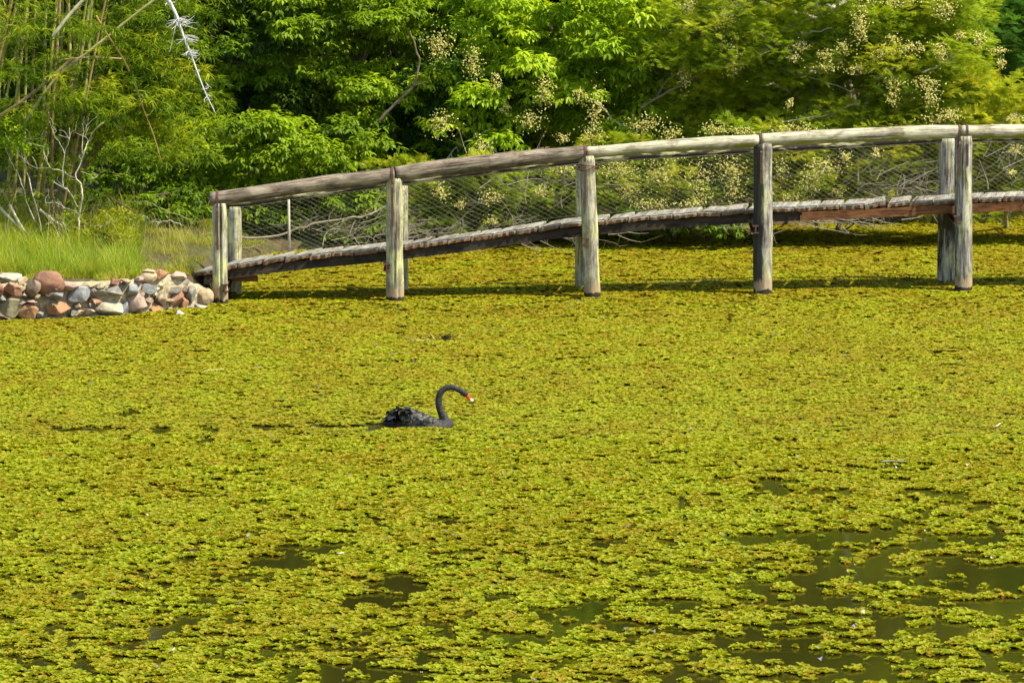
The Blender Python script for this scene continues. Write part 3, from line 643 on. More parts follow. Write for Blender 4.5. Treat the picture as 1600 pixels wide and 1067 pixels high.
for i in range(4):
    yy = .15 + i * .22; zz = -.12 * yy * yy; ln = .30 * math.sin(math.pi * (.2 + .7 * yy)) + .06
    for s in (-1, 1):
        n0 = len(_v); _v += [(0, yy - .05, zz), (s * ln * .55, yy + .02, zz + .02), (s * ln, yy + .16, zz - .03), (s * ln * .4, yy + .13, zz + .02)]; _q.append((n0, n0 + 1, n0 + 2, n0 + 3) if s > 0 else (n0, n0 + 3, n0 + 2, n0 + 1))
FV2, FQ2 = np.array(_v), np.array(_q)
def dirs(n, front=.35, low=-.3):
    out = []
    while sum(len(o) for o in out) < n:
        d = nrm(R.normal(size=(n * 3, 3))); k = (d[:, 2] > low) & (R.random(len(d)) < np.clip(1 - (d[:, 1] - .1) * (1 + front), .12, 1)); out.append(d[k])
    return np.concatenate(out)[:n]
def leaf_spray(buf, pos, out, kind, scale, col):
    """a spray of leaves hanging from each twig tip"""
    n = len(pos)
    if kind == 'broad':
        m_ = 9
        for j in range(m_):
            az = R.uniform(0, 2 * math.pi, n); rad_ = np.stack([np.cos(az), np.sin(az), np.zeros(n)], -1)
            d = nrm(rad_ * .75 + out * .5 + np.stack([np.zeros(n), np.zeros(n), R.uniform(-1.15, -.05, n)], -1))
            up = nrm(out * .6 + rad_ * .25 + np.array([0, 0, .9]) + R.normal(0, .18, (n, 3))); X, Z = basis(d, up)
            L = (.105 * scale * R.uniform(.7, 1.2, n))[:, None]; W = L * R.uniform(.30, .40, n)[:, None]
            p = pos - out * (.10 * scale * R.random(n))[:, None] + rad_ * .012
            scatter(buf, BV if scale > 1.3 else LV, BQ if scale > 1.3 else LQ, p, X * W, d * L, Z * L * .6, col * (.8 + .4 * R.random((n, 1))))
    elif kind == 'frond':
        for j in range(5):
            az = R.uniform(0, 2 * math.pi, n); rad_ = np.stack([np.cos(az), np.sin(az), np.zeros(n)], -1)
            d = nrm(rad_ * .8 + out * .6 + np.stack([np.zeros(n), np.zeros(n), R.uniform(-.45, .35, n)], -1))
            up = nrm(out * .3 + np.array([0, 0, 1.]) + R.normal(0, .35, (n, 3))); X, Z = basis(d, up)
            L = (.115 * scale * R.uniform(.7, 1.25, n))[:, None]
            scatter(buf, FV2 if scale > 1.3 else FV, FQ2 if scale > 1.3 else FQ, pos - out * (.07 * scale * R.random(n))[:, None], X * L * .9, d * L, Z * L, col * (.8 + .4 * R.random((n, 1))))
    elif kind == 'small':
        for j in range(12):
            d = nrm(R.normal(size=(n, 3)) + out * .7); up = nrm(out * .5 + np.array([0, 0, .9]) + R.normal(0, .3, (n, 3))); X, Z = basis(d, up)
            L = (.042 * scale * R.uniform(.7, 1.2, n))[:, None]; p = pos + R.normal(0, .035 * scale, (n, 3))
            scatter(buf, BV, BQ, p, X * L * .6, d * L, Z * L, col * (.8 + .4 * R.random((n, 1))))
    elif kind == 'bamboo':
        for j in range(8):
            az = R.uniform(0, 2 * math.pi, n); rad_ = np.stack([np.cos(az), np.sin(az), np.zeros(n)], -1)
            d = nrm(rad_ * .9 + out * .5 + np.stack([np.zeros(n), np.zeros(n), R.uniform(-.9, .25, n)], -1))
            up = nrm(np.array([0, 0, 1.]) + R.normal(0, .4, (n, 3))); X, Z = basis(d, up)
            L = (.145 * scale * R.uniform(.6, 1.2, n))[:, None]
            scatter(buf, BV, BQ, pos + R.normal(0, .01, (n, 3)), X * L * .10, d * L, Z * L, col * (.75 + .5 * R.random((n, 1))))
def crown(buf, lobes, kind, density, palette, scale=1.0, low=-.3, shell=.8):
    """lobes: rows of (x, y, z, r).  Each lobe is a cap of leafy sprays, open beneath"""
    pal = np.asarray(palette, float)
    for (x, y, z, r) in lobes:
        n = max(6, int(density * r * r * R.uniform(.75, 1.25)))
        d = dirs(n, low=low); k = vnoise(d * 2.3 + np.array([x * 3, y, z * 3]), 91)
        rr = r * (shell + (1.15 - shell) * R.random(n)) * (.7 + .55 * k)
        pos = np.array([x, y, z]) + d * rr[:, None] * np.array([1.15, .95, .72])
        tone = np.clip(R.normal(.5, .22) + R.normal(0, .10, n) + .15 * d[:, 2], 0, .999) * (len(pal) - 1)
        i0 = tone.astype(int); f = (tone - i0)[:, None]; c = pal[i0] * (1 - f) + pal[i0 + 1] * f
        leaf_spray(buf, pos, d, kind, scale, c)
def region(px0, px1, py0, py1, y0, y1, n, r0, r1, jitter=True):
    """n lobe centres spread over a piece of the real bank, given by where that piece shows"""
    k = int(math.ceil(math.sqrt(n * max(1., (px1 - px0) / max(1., (py1 - py0)))))); rows = int(math.ceil(n / k)); out = []
    for i in range(k):
        for j in range(rows):
            fx = (i + R.uniform(.05, .95)) / k; fy = (j + R.uniform(.05, .95)) / rows; Y = R.uniform(y0, y1)
            p = P(px0 + (px1 - px0) * fx, py0 + (py1 - py0) * fy, Y); out.append((p[0], p[1], max(p[2], .15), R.uniform(r0, r1)))
    return out
def limbs(buf, base, lobes, r0=.12, frac=.5, C=None, n_=None):
    base = np.asarray(base, float); ls = list(lobes); R.shuffle(ls); ls = ls[:n_ or int(len(ls) * frac)]
    if not len(ls): return
    ctr = np.mean(np.array(ls)[:, :3], 0)
    trunk = smooth_path([base, base * .55 + ctr * .45 + np.array([R.normal(0, .15), .5, 0]), ctr * .9 + base * .1 + np.array([0, .4, .3])], 6)
    return trunk, ls
def tree(name, label, cat, base, lobes, kind, dens, pal, leafmat, scale=1.0, trunk_r=.11, nb=14, bark=None, group=None, low=-.3, bigger=None, flowers=(), extra=()):
    base = np.asarray(base, float); gz = float(ground_z(np.array([base[0]]), np.array([base[1]]))[0]); base[2] = gz - .05
    t_ = thing(name, base, label, cat, group)
    cb = Buf(); crown(cb, lobes, kind, dens, pal, scale, low)
    if bigger: crown(cb, bigger, kind, dens * .6, np.asarray(pal) * 1.25, scale * 1.5, low)  # upper crowns coloured lighter as if sunlit, to brighten the water reflections
    cb.build('crown', leafmat, t_)
    tr, ls = limbs(None, base, list(lobes) + list(bigger or []), n_=nb)
    tb_ = Buf(); tube(tb_, tr, np.linspace(trunk_r, trunk_r * .45, len(tr)), 9, None, True, .08, int(abs(base[0] * 10)) % 50); tb_.build('trunk', bark or M_BARK, t_)
    bb = Buf()
    for (x, y, z, r) in ls:
        s = tr[R.integers(len(tr) // 3, len(tr))]; e = np.array([x, y, z]); mid = (s + e) / 2 + R.normal(0, .18, 3) + np.array([0, 0, .15]); pth = smooth_path([s, mid, e], 5)
        tube(bb, pth, np.linspace(trunk_r * .32, .008, len(pth)), 6, None, False)
        for _ in range(3):
            e2 = e + nrm(R.normal(size=3)) * r * .8; tube(bb, smooth_path([pth[-4], (pth[-4] + e2) / 2 + R.normal(0, .05, 3), e2], 3), [.012, .004], 5, None, False)
    bb.build('branches' if False else 'limb', bark or M_BARK, t_)
    for f in flowers: flower_cluster(t_, *f)
    for e in extra: e(t_)
    return t_
def flower_cluster(t_, px, py, Y, w_, h_, n=None):
    fb = Buf(); c_ = P(px, py, Y); s_ = F_PX / Y; n = n or int(18 + w_ * h_ * .055)
    n = int(n * 2.9); u = R.normal(0, .5, (n, 3)) * np.array([w_ / s_, .12, h_ / s_]) * .62; pos = c_ + u
    pos += (vnoise(pos * 16, 5)[:, None] - .5) * .06
    tone = R.random((n, 1)); c = np.array([.90, .86, .45]) * tone + np.array([.76, .72, .14]) * (1 - tone); c = np.where(R.random((n, 1)) < .14, np.array([.55, .33, .06]), c)
    for k in range(3):
        d = nrm(R.normal(size=(n, 3))); X, Z = basis(d, nrm(R.normal(size=(n, 3)) * .7 + np.array([.3, -.7, .8]))); L = R.uniform(.009, .017, n)[:, None]
        q4 = np.array([(-.5, -.5, 0), (.5, -.5, .1), (.6, .5, 0), (-.5, .5, .1)]); scatter(fb, q4, np.array([(0, 1, 2, 3)]), pos, X * L, d * L, Z * L, c)
    for k in range(12): e = c_ + R.normal(0, .45, 3) * np.array([w_ / s_, .1, h_ / s_]) * .7; tube(fb, [c_ + np.array([0, .1, -.1]), e], [.004, .002], 3, (.3, .25, .08), False)
    fb.build('flower_cluster', M_FLOWER, t_)
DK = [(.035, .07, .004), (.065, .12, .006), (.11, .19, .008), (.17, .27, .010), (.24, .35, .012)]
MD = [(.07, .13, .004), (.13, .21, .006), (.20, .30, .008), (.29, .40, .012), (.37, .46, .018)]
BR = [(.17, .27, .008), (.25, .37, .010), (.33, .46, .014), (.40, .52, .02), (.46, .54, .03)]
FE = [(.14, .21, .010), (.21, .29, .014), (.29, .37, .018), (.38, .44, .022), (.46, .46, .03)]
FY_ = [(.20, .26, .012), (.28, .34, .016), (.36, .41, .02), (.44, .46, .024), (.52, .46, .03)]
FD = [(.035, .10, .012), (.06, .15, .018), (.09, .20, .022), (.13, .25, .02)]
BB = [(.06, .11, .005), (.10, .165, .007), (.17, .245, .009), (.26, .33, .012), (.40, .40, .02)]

def gp(px, Y): return (float((px - CX) / F_PX * Y), Y, 0.)
D1, D2 = 1050, 1500
# broad leaved trees
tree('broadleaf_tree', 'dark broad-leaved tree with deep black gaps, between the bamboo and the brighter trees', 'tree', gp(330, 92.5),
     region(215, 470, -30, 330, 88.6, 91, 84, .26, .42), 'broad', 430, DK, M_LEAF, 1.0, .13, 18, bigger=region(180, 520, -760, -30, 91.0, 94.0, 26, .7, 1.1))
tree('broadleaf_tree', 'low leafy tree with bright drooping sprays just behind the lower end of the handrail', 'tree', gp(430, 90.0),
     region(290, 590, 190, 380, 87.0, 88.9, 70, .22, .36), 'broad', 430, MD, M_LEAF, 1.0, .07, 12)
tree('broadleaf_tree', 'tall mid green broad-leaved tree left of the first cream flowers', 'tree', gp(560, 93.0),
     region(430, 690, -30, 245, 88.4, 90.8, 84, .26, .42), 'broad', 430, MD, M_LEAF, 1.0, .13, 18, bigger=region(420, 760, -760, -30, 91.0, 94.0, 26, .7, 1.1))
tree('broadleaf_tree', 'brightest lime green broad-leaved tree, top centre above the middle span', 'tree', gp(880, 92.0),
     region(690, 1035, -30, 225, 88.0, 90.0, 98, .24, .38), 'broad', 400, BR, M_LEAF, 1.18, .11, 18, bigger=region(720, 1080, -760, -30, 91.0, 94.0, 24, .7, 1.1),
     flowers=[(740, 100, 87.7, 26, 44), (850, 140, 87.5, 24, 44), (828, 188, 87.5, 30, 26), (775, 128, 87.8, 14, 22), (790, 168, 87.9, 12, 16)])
# small leaved dark shrub
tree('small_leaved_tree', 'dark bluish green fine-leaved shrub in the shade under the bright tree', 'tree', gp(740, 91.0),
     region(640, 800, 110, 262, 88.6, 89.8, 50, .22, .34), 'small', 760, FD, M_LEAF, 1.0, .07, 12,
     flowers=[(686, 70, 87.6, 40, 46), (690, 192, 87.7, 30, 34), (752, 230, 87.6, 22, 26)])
# feathery flowering trees
def bare(path, r0, r1, Y, name='branch', mat=None):
    def f(t_):
        bb = Buf(); pts = wig(smooth_path([P(a, b_, Y + .35 + (c[0] if c else 0)) for a, b_, *c in path], 7), .022); tube(bb, pts, np.linspace(r0, r1, len(pts)), 7, (.30, .27, .18), True, .12, 3); bb.build(name, mat or M_TWIG, t_)
    return f
tree('flowering_tree', 'feathery shrub with few cream flowers behind the netting of the middle spans', 'tree', gp(760, 90.0),
     region(590, 925, 255, 362, 87.2, 88.4, 64, .20, .32), 'frond', 520, FE, M_FROND, .95, .05, 10, bark=M_BARK_PALE,
     flowers=[(690, 300, 86.9, 22, 20), (768, 308, 86.9, 30, 22), (770, 345, 86.9, 20, 14), (880, 262, 86.8, 36, 18), (575, 330, 86.9, 18, 14), (720, 318, 87.0, 16, 12), (845, 300, 87., 22, 18), (540, 350, 87., 14, 14)])
tree('flowering_tree', 'feathery tree heavy with cream flowers behind the span right of the tied post', 'tree', gp(1020, 91.0),
     region(900, 1190, 205, 345, 87.2, 88.6, 72, .20, .34), 'frond', 520, FE, M_FROND, .95, .08, 14, bark=M_BARK_PALE,
     flowers=[(930, 170, 87.4, 26, 60), (925, 215, 87.3, 30, 24), (1010, 195, 87.3, 50, 26), (965, 265, 86.9, 52, 30), (1030, 270, 86.9, 46, 40), (1095, 285, 86.9, 34, 60), (1060, 240, 86.9, 60, 18), (1140, 262, 86.9, 40, 34), (1020, 320, 86.8, 60, 14), (1085, 318, 86.8, 36, 14), (985, 300, 87., 36, 22), (1070, 120, 87.6, 18, 40), (1145, 290, 86.9, 26, 50), (905, 150, 87.6, 20, 16), (1050, 208, 87.4, 26, 14), (880, 216, 87.4, 16, 14)],
     extra=[bare([(1005, 190, .4), (1040, 130, 0), (1075, 108, 0), (1110, 96, 0)], .026, .010, 88.), bare([(935, 160, 0), (960, 190, 0), (985, 200, 0), (1000, 215)], .012, .005, 87.4)])
tree('flowering_tree', 'large yellow green feathery tree with scattered cream flowers right of centre', 'tree', gp(1340, 93.5),
     region(1035, 1530, -30, 215, 87.6, 89.2, 196, .24, .40), 'frond', 500, FE, M_FROND, 1.0, .13, 26, bark=M_BARK_PALE, bigger=region(1060, 1600, -760, -30, 91.0, 94.0, 36, .6, 1.0),
     flowers=[(1140, 90, 87.5, 30, 50), (1130, 30, 87.6, 34, 40), (1160, 5, 87.6, 40, 20), (1345, 30, 87.4, 24, 60), (1342, 50, 87.4, 18, 30), (1400, 2, 87.5, 60, 14), (1475, 12, 87.5, 30, 34), (1425, 75, 87.4, 40, 20), (1380, 85, 87.4, 30, 20), (1340, 108, 87.4, 30, 14), (1395, 130, 87.4, 26, 14), (1445, 130, 87.3, 40, 18), (1470, 80, 87.3, 18, 30), (1530, 62, 87.3, 18, 26), (1562, 80, 87.3, 20, 10), (1395, 60, 87.5, 16, 14), (1290, 105, 87.4, 34, 14), (1250, 75, 87.5, 22, 16), (1240, 92, 87.5, 20, 12), (1320, 75, 87.4, 22, 18), (1500, 55, 87.4, 14, 12), (1235, 162, 87.3, 10, 12), (1395, 150, 87.3, 18, 30), (1455, 150, 87.2, 24, 34), (1290, 85, 87.4, 20, 14), (1565, 100, 87.3, 10, 14), (1075, 10, 87.6, 20, 22), (1270, 12, 87.6, 22, 14)],
     extra=[bare([(1060, 108, .3), (1120, 97), (1185, 80), (1230, 68), (1265, 52), (1300, 45)], .026, .008, 87.5), bare([(1190, 80), (1210, 55), (1240, 40), (1275, 28)], .012, .004, 87.5),
            bare([(1440, 114), (1470, 102), (1488, 88), (1498, 80)], .016, .005, 87.2), bare([(1475, 98), (1476, 85), (1474, 72)], .009, .004, 87.2), bare([(1200, 98), (1240, 115), (1290, 128), (1330, 145)], .012, .004, 87.4),
            bare([(1210, 193), (1280, 182), (1330, 166), (1345, 158)], .012, .004, 87.2), bare([(1478, 98), (1490, 97), (1500, 93)], .007, .003, 87.2)])
tree('flowering_tree', 'low feathery shrub spilling over the water behind the right-hand netting', 'tree', gp(1290, 90.0),
     region(1180, 1520, 205, 338, 87.3, 88.6, 84, .20, .32), 'frond', 520, FY_, M_FROND, .95, .05, 12, bark=M_BARK_PALE,
     flowers=[(1240, 200, 87.0, 60, 14), (1290, 262, 87.1, 50, 26), (1265, 285, 87.1, 30, 36), (1220, 260, 87.1, 24, 40), (1320, 245, 87.1, 16, 20), (1370, 238, 87.1, 12, 14), (1200, 300, 87.1, 20, 30), (1240, 310, 87.1, 30, 16), (1470, 185, 87.1, 50, 12), (1310, 300, 87.2, 16, 12), (1485, 178, 87.2, 30, 16), (1120, 202, 87.1, 44, 20), (1160, 205, 87.1, 40, 14)])
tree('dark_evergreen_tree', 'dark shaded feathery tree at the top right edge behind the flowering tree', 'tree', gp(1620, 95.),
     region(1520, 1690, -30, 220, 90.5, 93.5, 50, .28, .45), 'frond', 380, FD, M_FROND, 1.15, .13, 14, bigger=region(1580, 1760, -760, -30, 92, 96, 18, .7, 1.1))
tree('shoreline_shrub', 'yellow green shrub at the right edge above the end of the deck', 'shrub', gp(1590, 91.),
     region(1515, 1700, 130, 338, 87.5, 88.9, 54, .22, .34), 'frond', 500, FY_, M_FROND, 1.0, .05, 12, bark=M_BARK_PALE,
     flowers=[(1585, 235, 87.2, 20, 14), (1560, 215, 87.2, 24, 10), (1585, 185, 87.3, 20, 12), (1580, 270, 87.3, 14, 12)])
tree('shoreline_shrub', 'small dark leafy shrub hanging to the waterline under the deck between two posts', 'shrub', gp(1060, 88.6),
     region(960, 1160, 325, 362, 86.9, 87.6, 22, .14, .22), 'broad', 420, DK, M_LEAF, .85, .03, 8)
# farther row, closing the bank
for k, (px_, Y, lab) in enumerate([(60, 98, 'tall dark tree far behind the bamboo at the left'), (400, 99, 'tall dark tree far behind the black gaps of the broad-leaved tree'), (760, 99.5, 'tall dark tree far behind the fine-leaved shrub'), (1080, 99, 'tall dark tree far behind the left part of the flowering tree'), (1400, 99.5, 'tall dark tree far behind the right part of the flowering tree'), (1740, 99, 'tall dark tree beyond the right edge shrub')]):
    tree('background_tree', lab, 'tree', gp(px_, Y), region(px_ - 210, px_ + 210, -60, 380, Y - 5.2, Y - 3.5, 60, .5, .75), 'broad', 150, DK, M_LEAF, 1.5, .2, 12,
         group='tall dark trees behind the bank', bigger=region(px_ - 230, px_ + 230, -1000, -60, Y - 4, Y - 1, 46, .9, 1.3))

# ---------------------------------------------------------------- bamboo
def culm_part(t_, path, r0, r1, col, Y=None):
    cb = Buf(); pts = smooth_path([P(a, b_, c) for a, b_, c in path], 10); n_ = len(pts); rad = np.linspace(r0, r1, n_)
    rad = rad * (1 + .14 * (np.arange(n_) % 5 == 0)); c = np.array(col) * R.uniform(.8, 1.2); tube(cb, pts, rad, 8, c, True, 0, 1); cb.build('culm', M_CULM, t_)
bam = thing('bamboo_clump', P(60, 380, 85.5), 'dense clump of olive bamboo culms with fan-like leaves at the left edge', 'bamboo')
CG, CO, CB, CP = (.27, .26, .06), (.36, .30, .07), (.24, .16, .05), (.50, .45, .28)
for k in range(30):
    bx = R.uniform(-60, 120); lean = R.normal(24, 26); Y = R.uniform(83.6, 87); c = [CG, CO, CG, CO, CB][k % 5]
    culm_part(bam, [(bx, 405, Y), (bx + lean * .5 + R.normal(0, 5), 190, Y), (bx + lean * 1.3 + R.normal(0, 8), -60, Y + .3), (bx + lean * 2.6, -420, Y + .6)], R.uniform(.016, .034), .014, c)
culm_part(bam, [(-10, 188, 82.9), (35, 158, 82.9), (72, 128, 83.0), (112, 92, 83.1)], .026, .022, (.24, .18, .07))
culm_part(bam, [(30, 205, 83.2), (85, 125, 83.2), (150, 72, 83.2), (235, 5, 83.2), (330, -60, 83.2)], .021, .017, (.36, .34, .12))
culm_part(bam, [(82, 58, 83.), (105, 28, 83.), (136, -6, 83.), (190, -60, 83.)], .024, .022, CP)
culm_part(bam, [(98, 300, 84.2), (128, 262, 84.2), (160, 222, 84.2)], .052, .052, (.20, .13, .06))
culm_part(bam, [(78, 238, 84.4), (116, 202, 84.4)], .035, .035, (.16, .12, .05))
for (a, b_, c_, d_) in ((0, 325, 48, 370), (62, 328, 125, 372), (15, 320, 38, 362), (10, 350, 20, 385)): culm_part(bam, [(a, b_, 83.2), ((a + c_) / 2, (b_ + d_) / 2 + 2, 83.1), (c_, d_, 83.)], .022, .020, CP)
culm_part(bam, [(150, 25, 83.), (165, 50, 83.), (192, 92, 83.), (202, 112, 83.)], .014, .012, (.38, .22, .06))
culm_part(bam, [(210, 125, 83.), (222, 165, 83.), (240, 212, 83.), (251, 250, 83.)], .011, .007, (.38, .24, .06))
culm_part(bam, [(92, 94, 82.9), (140, 90, 82.9), (190, 92, 82.9)], .009, .008, (.45, .3, .16))
culm_part(bam, [(178, 135, 83.6), (190, 190, 83.8), (196, 240, 83.8), (210, 300, 83.8)], .006, .004, (.25, .2, .10))
fol = Buf()
crown(fol, region(-40, 130, -30, 215, 83.0, 84.6, 44, .16, .28), 'bamboo', 420, BB, 1.0, -.5, .3)
crown(fol, region(120, 330, 95, 250, 83.6, 85.2, 36, .18, .32), 'bamboo', 460, BB, 1.05, -.5, .3)
crown(fol, region(120, 330, -40, 90, 83.8, 86.0, 30, .18, .30), 'bamboo', 380, BB, 1.0, -.5, .3)
crown(fol, region(-40, 150, 210, 350, 84.2, 85.6, 18, .16, .28), 'bamboo', 220, BB, .9, -.5, .3)
crown(fol, region(-140, 340, -760, -40, 83.5, 87., 34, .5, .9), 'bamboo', 110, BB, 1.7, -.5, .3)
crown(fol, region(-30, 215, -30, 190, 82.5, 82.95, 30, .10, .18), 'bamboo', 420, BB, .95, -.6, .3)
crown(fol, region(-30, 120, 190, 330, 83.0, 84.0, 16, .12, .2), 'bamboo', 300, BB, .9, -.6, .3)
fol.build('foliage', M_FROND, bam)
# dead white branch hanging from the bamboo
dbr = thing('dead_branch', P(262, 0, 82.8), 'bleached white dead branch with twig whorls hanging from the top', 'branch')
db_ = Buf(); main = [(215, -120), (238, -50), (262, -2), (276, 26), (286, 56), (298, 85), (310, 118), (322, 148), (337, 178)]; mp = smooth_path([P(a, b_, 82.8) for a, b_ in main], 4)
tube(db_, mp, np.interp(np.linspace(0, 1, len(mp)), [0, .3, .5, 1], [.034, .026, .018, .005]), 7, None, True, .08, 5); db_.build('stem', M_DEADWHITE, dbr)
tw = Buf()
for (cx, cy, n_, ln) in [(278, 32, 24, 20), (276, 30, 9, 34), (291, 58, 24, 19), (296, 82, 24, 16), (322, 136, 7, 9), (324, 153, 7, 9), (308, 112, 4, 8), (262, 4, 6, 12)]:
    for k in range(n_):
        a = R.uniform(.2, 2.9) if k % 3 else R.uniform(-.4, .6); l = ln * R.uniform(.4, 1.1); s = P(cx + R.normal(0, 1.5), cy + R.normal(0, 2.5), 82.8); e = P(cx + l * math.cos(a), cy + l * math.sin(a) * .85, 82.8 + R.normal(0, .1))
        tube(tw, smooth_path([s, (s + e) / 2 + R.normal(0, .012, 3), e], 3), [.005, .002], 4, None, False)
tube(tw, smooth_path([P(277, 30, 82.8), P(270, 60, 82.8), P(265, 82, 82.8)], 4), [.007, .003], 4, None, False)
tw.build('twigs' if False else 'twig', M_DEADWHITE, dbr)
# bare pale shrubs on the bank
def bare_shrub(label, paths, Y, base):
    t_ = thing('bare_shrub', P(base[0], base[1], Y), label, 'shrub')
    for p_, r0, r1 in paths:
        bb = Buf(); pts = wig(smooth_path([P(a, b_, Y + R.normal(0, .06)) for a, b_ in p_], 6), .012); r0 *= .72; r1 *= .72; tube(bb, pts, np.linspace(r0, r1, len(pts)), 6, (.46, .42, .28), True, .2, 2)
        for k in range(3):
            s = pts[R.integers(len(pts) // 2, len(pts))]; e = s + np.array([R.normal(0, .10), R.normal(0, .08), R.uniform(.03, .16)]); tube(bb, smooth_path([s, (s + e) / 2 + R.normal(0, .02, 3), e], 3), [r1, .003], 4, (.5, .46, .34), False)
        bb.build('stem', M_TWIG, t_)
bare_shrub('leafless pale branching shrub standing on the grassy bank right of the bamboo', [
    ([(122, 372), (123, 350), (124, 335), (129, 305), (127, 290), (118, 276), (126, 255), (132, 235), (138, 222), (147, 205), (162, 191)], .022, .008),
    ([(129, 242), (128, 232), (130, 212), (135, 198), (144, 188)], .011, .005), ([(136, 225), (137, 218), (126, 211), (115, 208)], .007, .003),
    ([(119, 277), (110, 276), (97, 268), (79, 262), (73, 248), (68, 234), (70, 225)], .013, .005), ([(98, 294), (98, 272), (101, 240), (108, 218), (109, 200)], .011, .005),
    ([(101, 240), (92, 222), (85, 212), (80, 200)], .009, .004), ([(121, 323), (108, 300), (98, 290)], .013, .01), ([(79, 262), (58, 263), (44, 256)], .006, .003),
    ([(122, 335), (112, 328), (96, 325), (88, 322)], .011, .005), ([(96, 318), (84, 317), (72, 318), (69, 324)], .009, .004), ([(130, 291), (142, 280), (153, 275)], .006, .003), ([(121, 363), (100, 350), (88, 348), (70, 351)], .012, .005), ([(126, 362), (148, 353), (165, 352), (169, 347)], .009, .004)], 82.6, (122, 372))
bare_shrub('two thin leafless pale stems at the left of the grassy bank', [
    ([(64, 362), (60, 335), (50, 303), (43, 270), (36, 245), (28, 233), (16, 222), (8, 208)], .014, .006), ([(54, 346), (42, 318), (36, 292), (28, 272), (18, 255), (9, 232), (6, 215)], .012, .005), ([(28, 233), (33, 222), (45, 218), (70, 217)], .006, .003)], 82.9, (60, 365))
# leafy shrubs on the left bank
tree('leafy_shrub', 'fine bright green feathery shrub at the far left under the bamboo leaves', 'shrub', P(15, 390, 83.6), region(-60, 50, 188, 240, 82.9, 83.6, 20, .14, .22), 'small', 620, BR, M_FROND, .9, .03, 8)
tree('leafy_shrub', 'low weedy shrub with yellow tips at the foot of the leafless shrub', 'shrub', P(160, 400, 82.8), region(95, 205, 335, 385, 82.2, 83.2, 18, .10, .17), 'small', 620, [(.12, .18, .01), (.22, .28, .012), (.34, .35, .015), (.45, .36, .02)], M_FROND, .8, .02, 8)
tree('leafy_shrub', 'dark leafy shrub between the leafless shrub and the first bridge post', 'shrub', P(200, 380, 88.0), region(110, 300, 215, 345, 86.6, 88.4, 30, .18, .30), 'broad', 400, DK, M_LEAF, .95, .05, 8)
tree('leafy_shrub', 'shaded leafy shrub at the water edge behind the first bridge post', 'shrub', P(300, 395, 87.0), region(205, 345, 300, 372, 85.8, 87.2, 24, .15, .25), 'broad', 380, DK, M_LEAF, .85, .04, 8)
# grass on the left bank
gbf = Buf()
def grass(n, px0, px1, Y0, Y1, h0, h1, pal, lean=.35, wdt=.006):
    y = R.uniform(Y0, Y1, n); x = R.uniform((px0 - CX), (px1 - CX), n) / F_PX * y
    cl = vnoise(v3(x * 3, y * 3), 17); far, left = land_d(x, y); cl = np.clip(.5 + 1.7 * (fbm(v3(x * 2.3, y * 1.6), 17, 3) - .5), 0, 1); k = (np.maximum(far, left) > .12) & (R.random(n) < cl * 1.5); x, y, cl = x[k], y[k], cl[k]; n = len(x)
    z = ground_z(x, y) - .02; pal = np.asarray(pal, float); ti = np.clip(cl * .9 + R.normal(0, .25, n), 0, .999) * (len(pal) - 1); i0 = ti.astype(int); c = pal[i0] * (1 - (ti - i0)[:, None]) + pal[i0 + 1] * (ti - i0)[:, None]
    az = R.uniform(0, 2 * math.pi, n); L = (R.uniform(h0, h1, n) * (.35 + 1.1 * cl))[:, None]; hd = np.stack([np.cos(az), np.sin(az), np.zeros(n)], -1); ln = R.uniform(.1, lean * 2, n)[:, None]
    d = nrm(hd * ln + np.array([0, 0, 1.])); up = nrm(hd * 1.0 - np.array([0, 0, .3])); X, Z = basis(d, up)
    gv = np.array([(-.5, 0, 0), (.5, 0, 0), (-.45, .4, .03), (.45, .4, .03), (-.3, .75, .14), (.3, .75, .14), (-.03, 1, .32), (.03, 1, .32)])
    scatter(gbf, gv, BQ, np.stack([x, y, z], -1), X * wdt, d * L, Z * L, c)
GP = [(.09, .20, .012), (.17, .27, .015), (.27, .33, .02), (.36, .37, .025), (.46, .42, .06)]
grass(30000, -80, 215, 79.0, 83.6, .12, .40, GP[:4], .9)
grass(14000, -80, 330, 78.6, 80.8, .06, .20, GP[2:] + [(.45, .38, .1)], .6)
grass(17000, 190, 345, 79.6, 86.5, .05, .16, [(.12, .15, .02), (.22, .25, .03), (.30, .27, .05), (.38, .38, .05)], .8)
grass(8000, -120, 215, 83.0, 87., .25, .6, GP, .5)
grass(500, -80, 330, 79.0, 84.5, .4, .8, [(.30, .28, .05), (.42, .36, .12), (.5, .45, .22)], .45, .005)
grass(7000, 330, 420, 83.5, 88., .06, .2, GP[1:], .8)
tag(gbf.build('grass', M_GRASS), 'tall tangled green and yellow grass on top of the walled bank', 'grass', kind='stuff')
# leaf litter / low growth along far shore
gbf = Buf(); grass(16000, 330, 1760, 85.0, 92., .06, .25, [(.10, .12, .02), (.22, .2, .05), (.2, .13, .05), (.3, .22, .1)], .8)
tag(gbf.build('undergrowth', M_GRASS), 'thin brown and green undergrowth along the far waterline', 'undergrowth', kind='stuff')

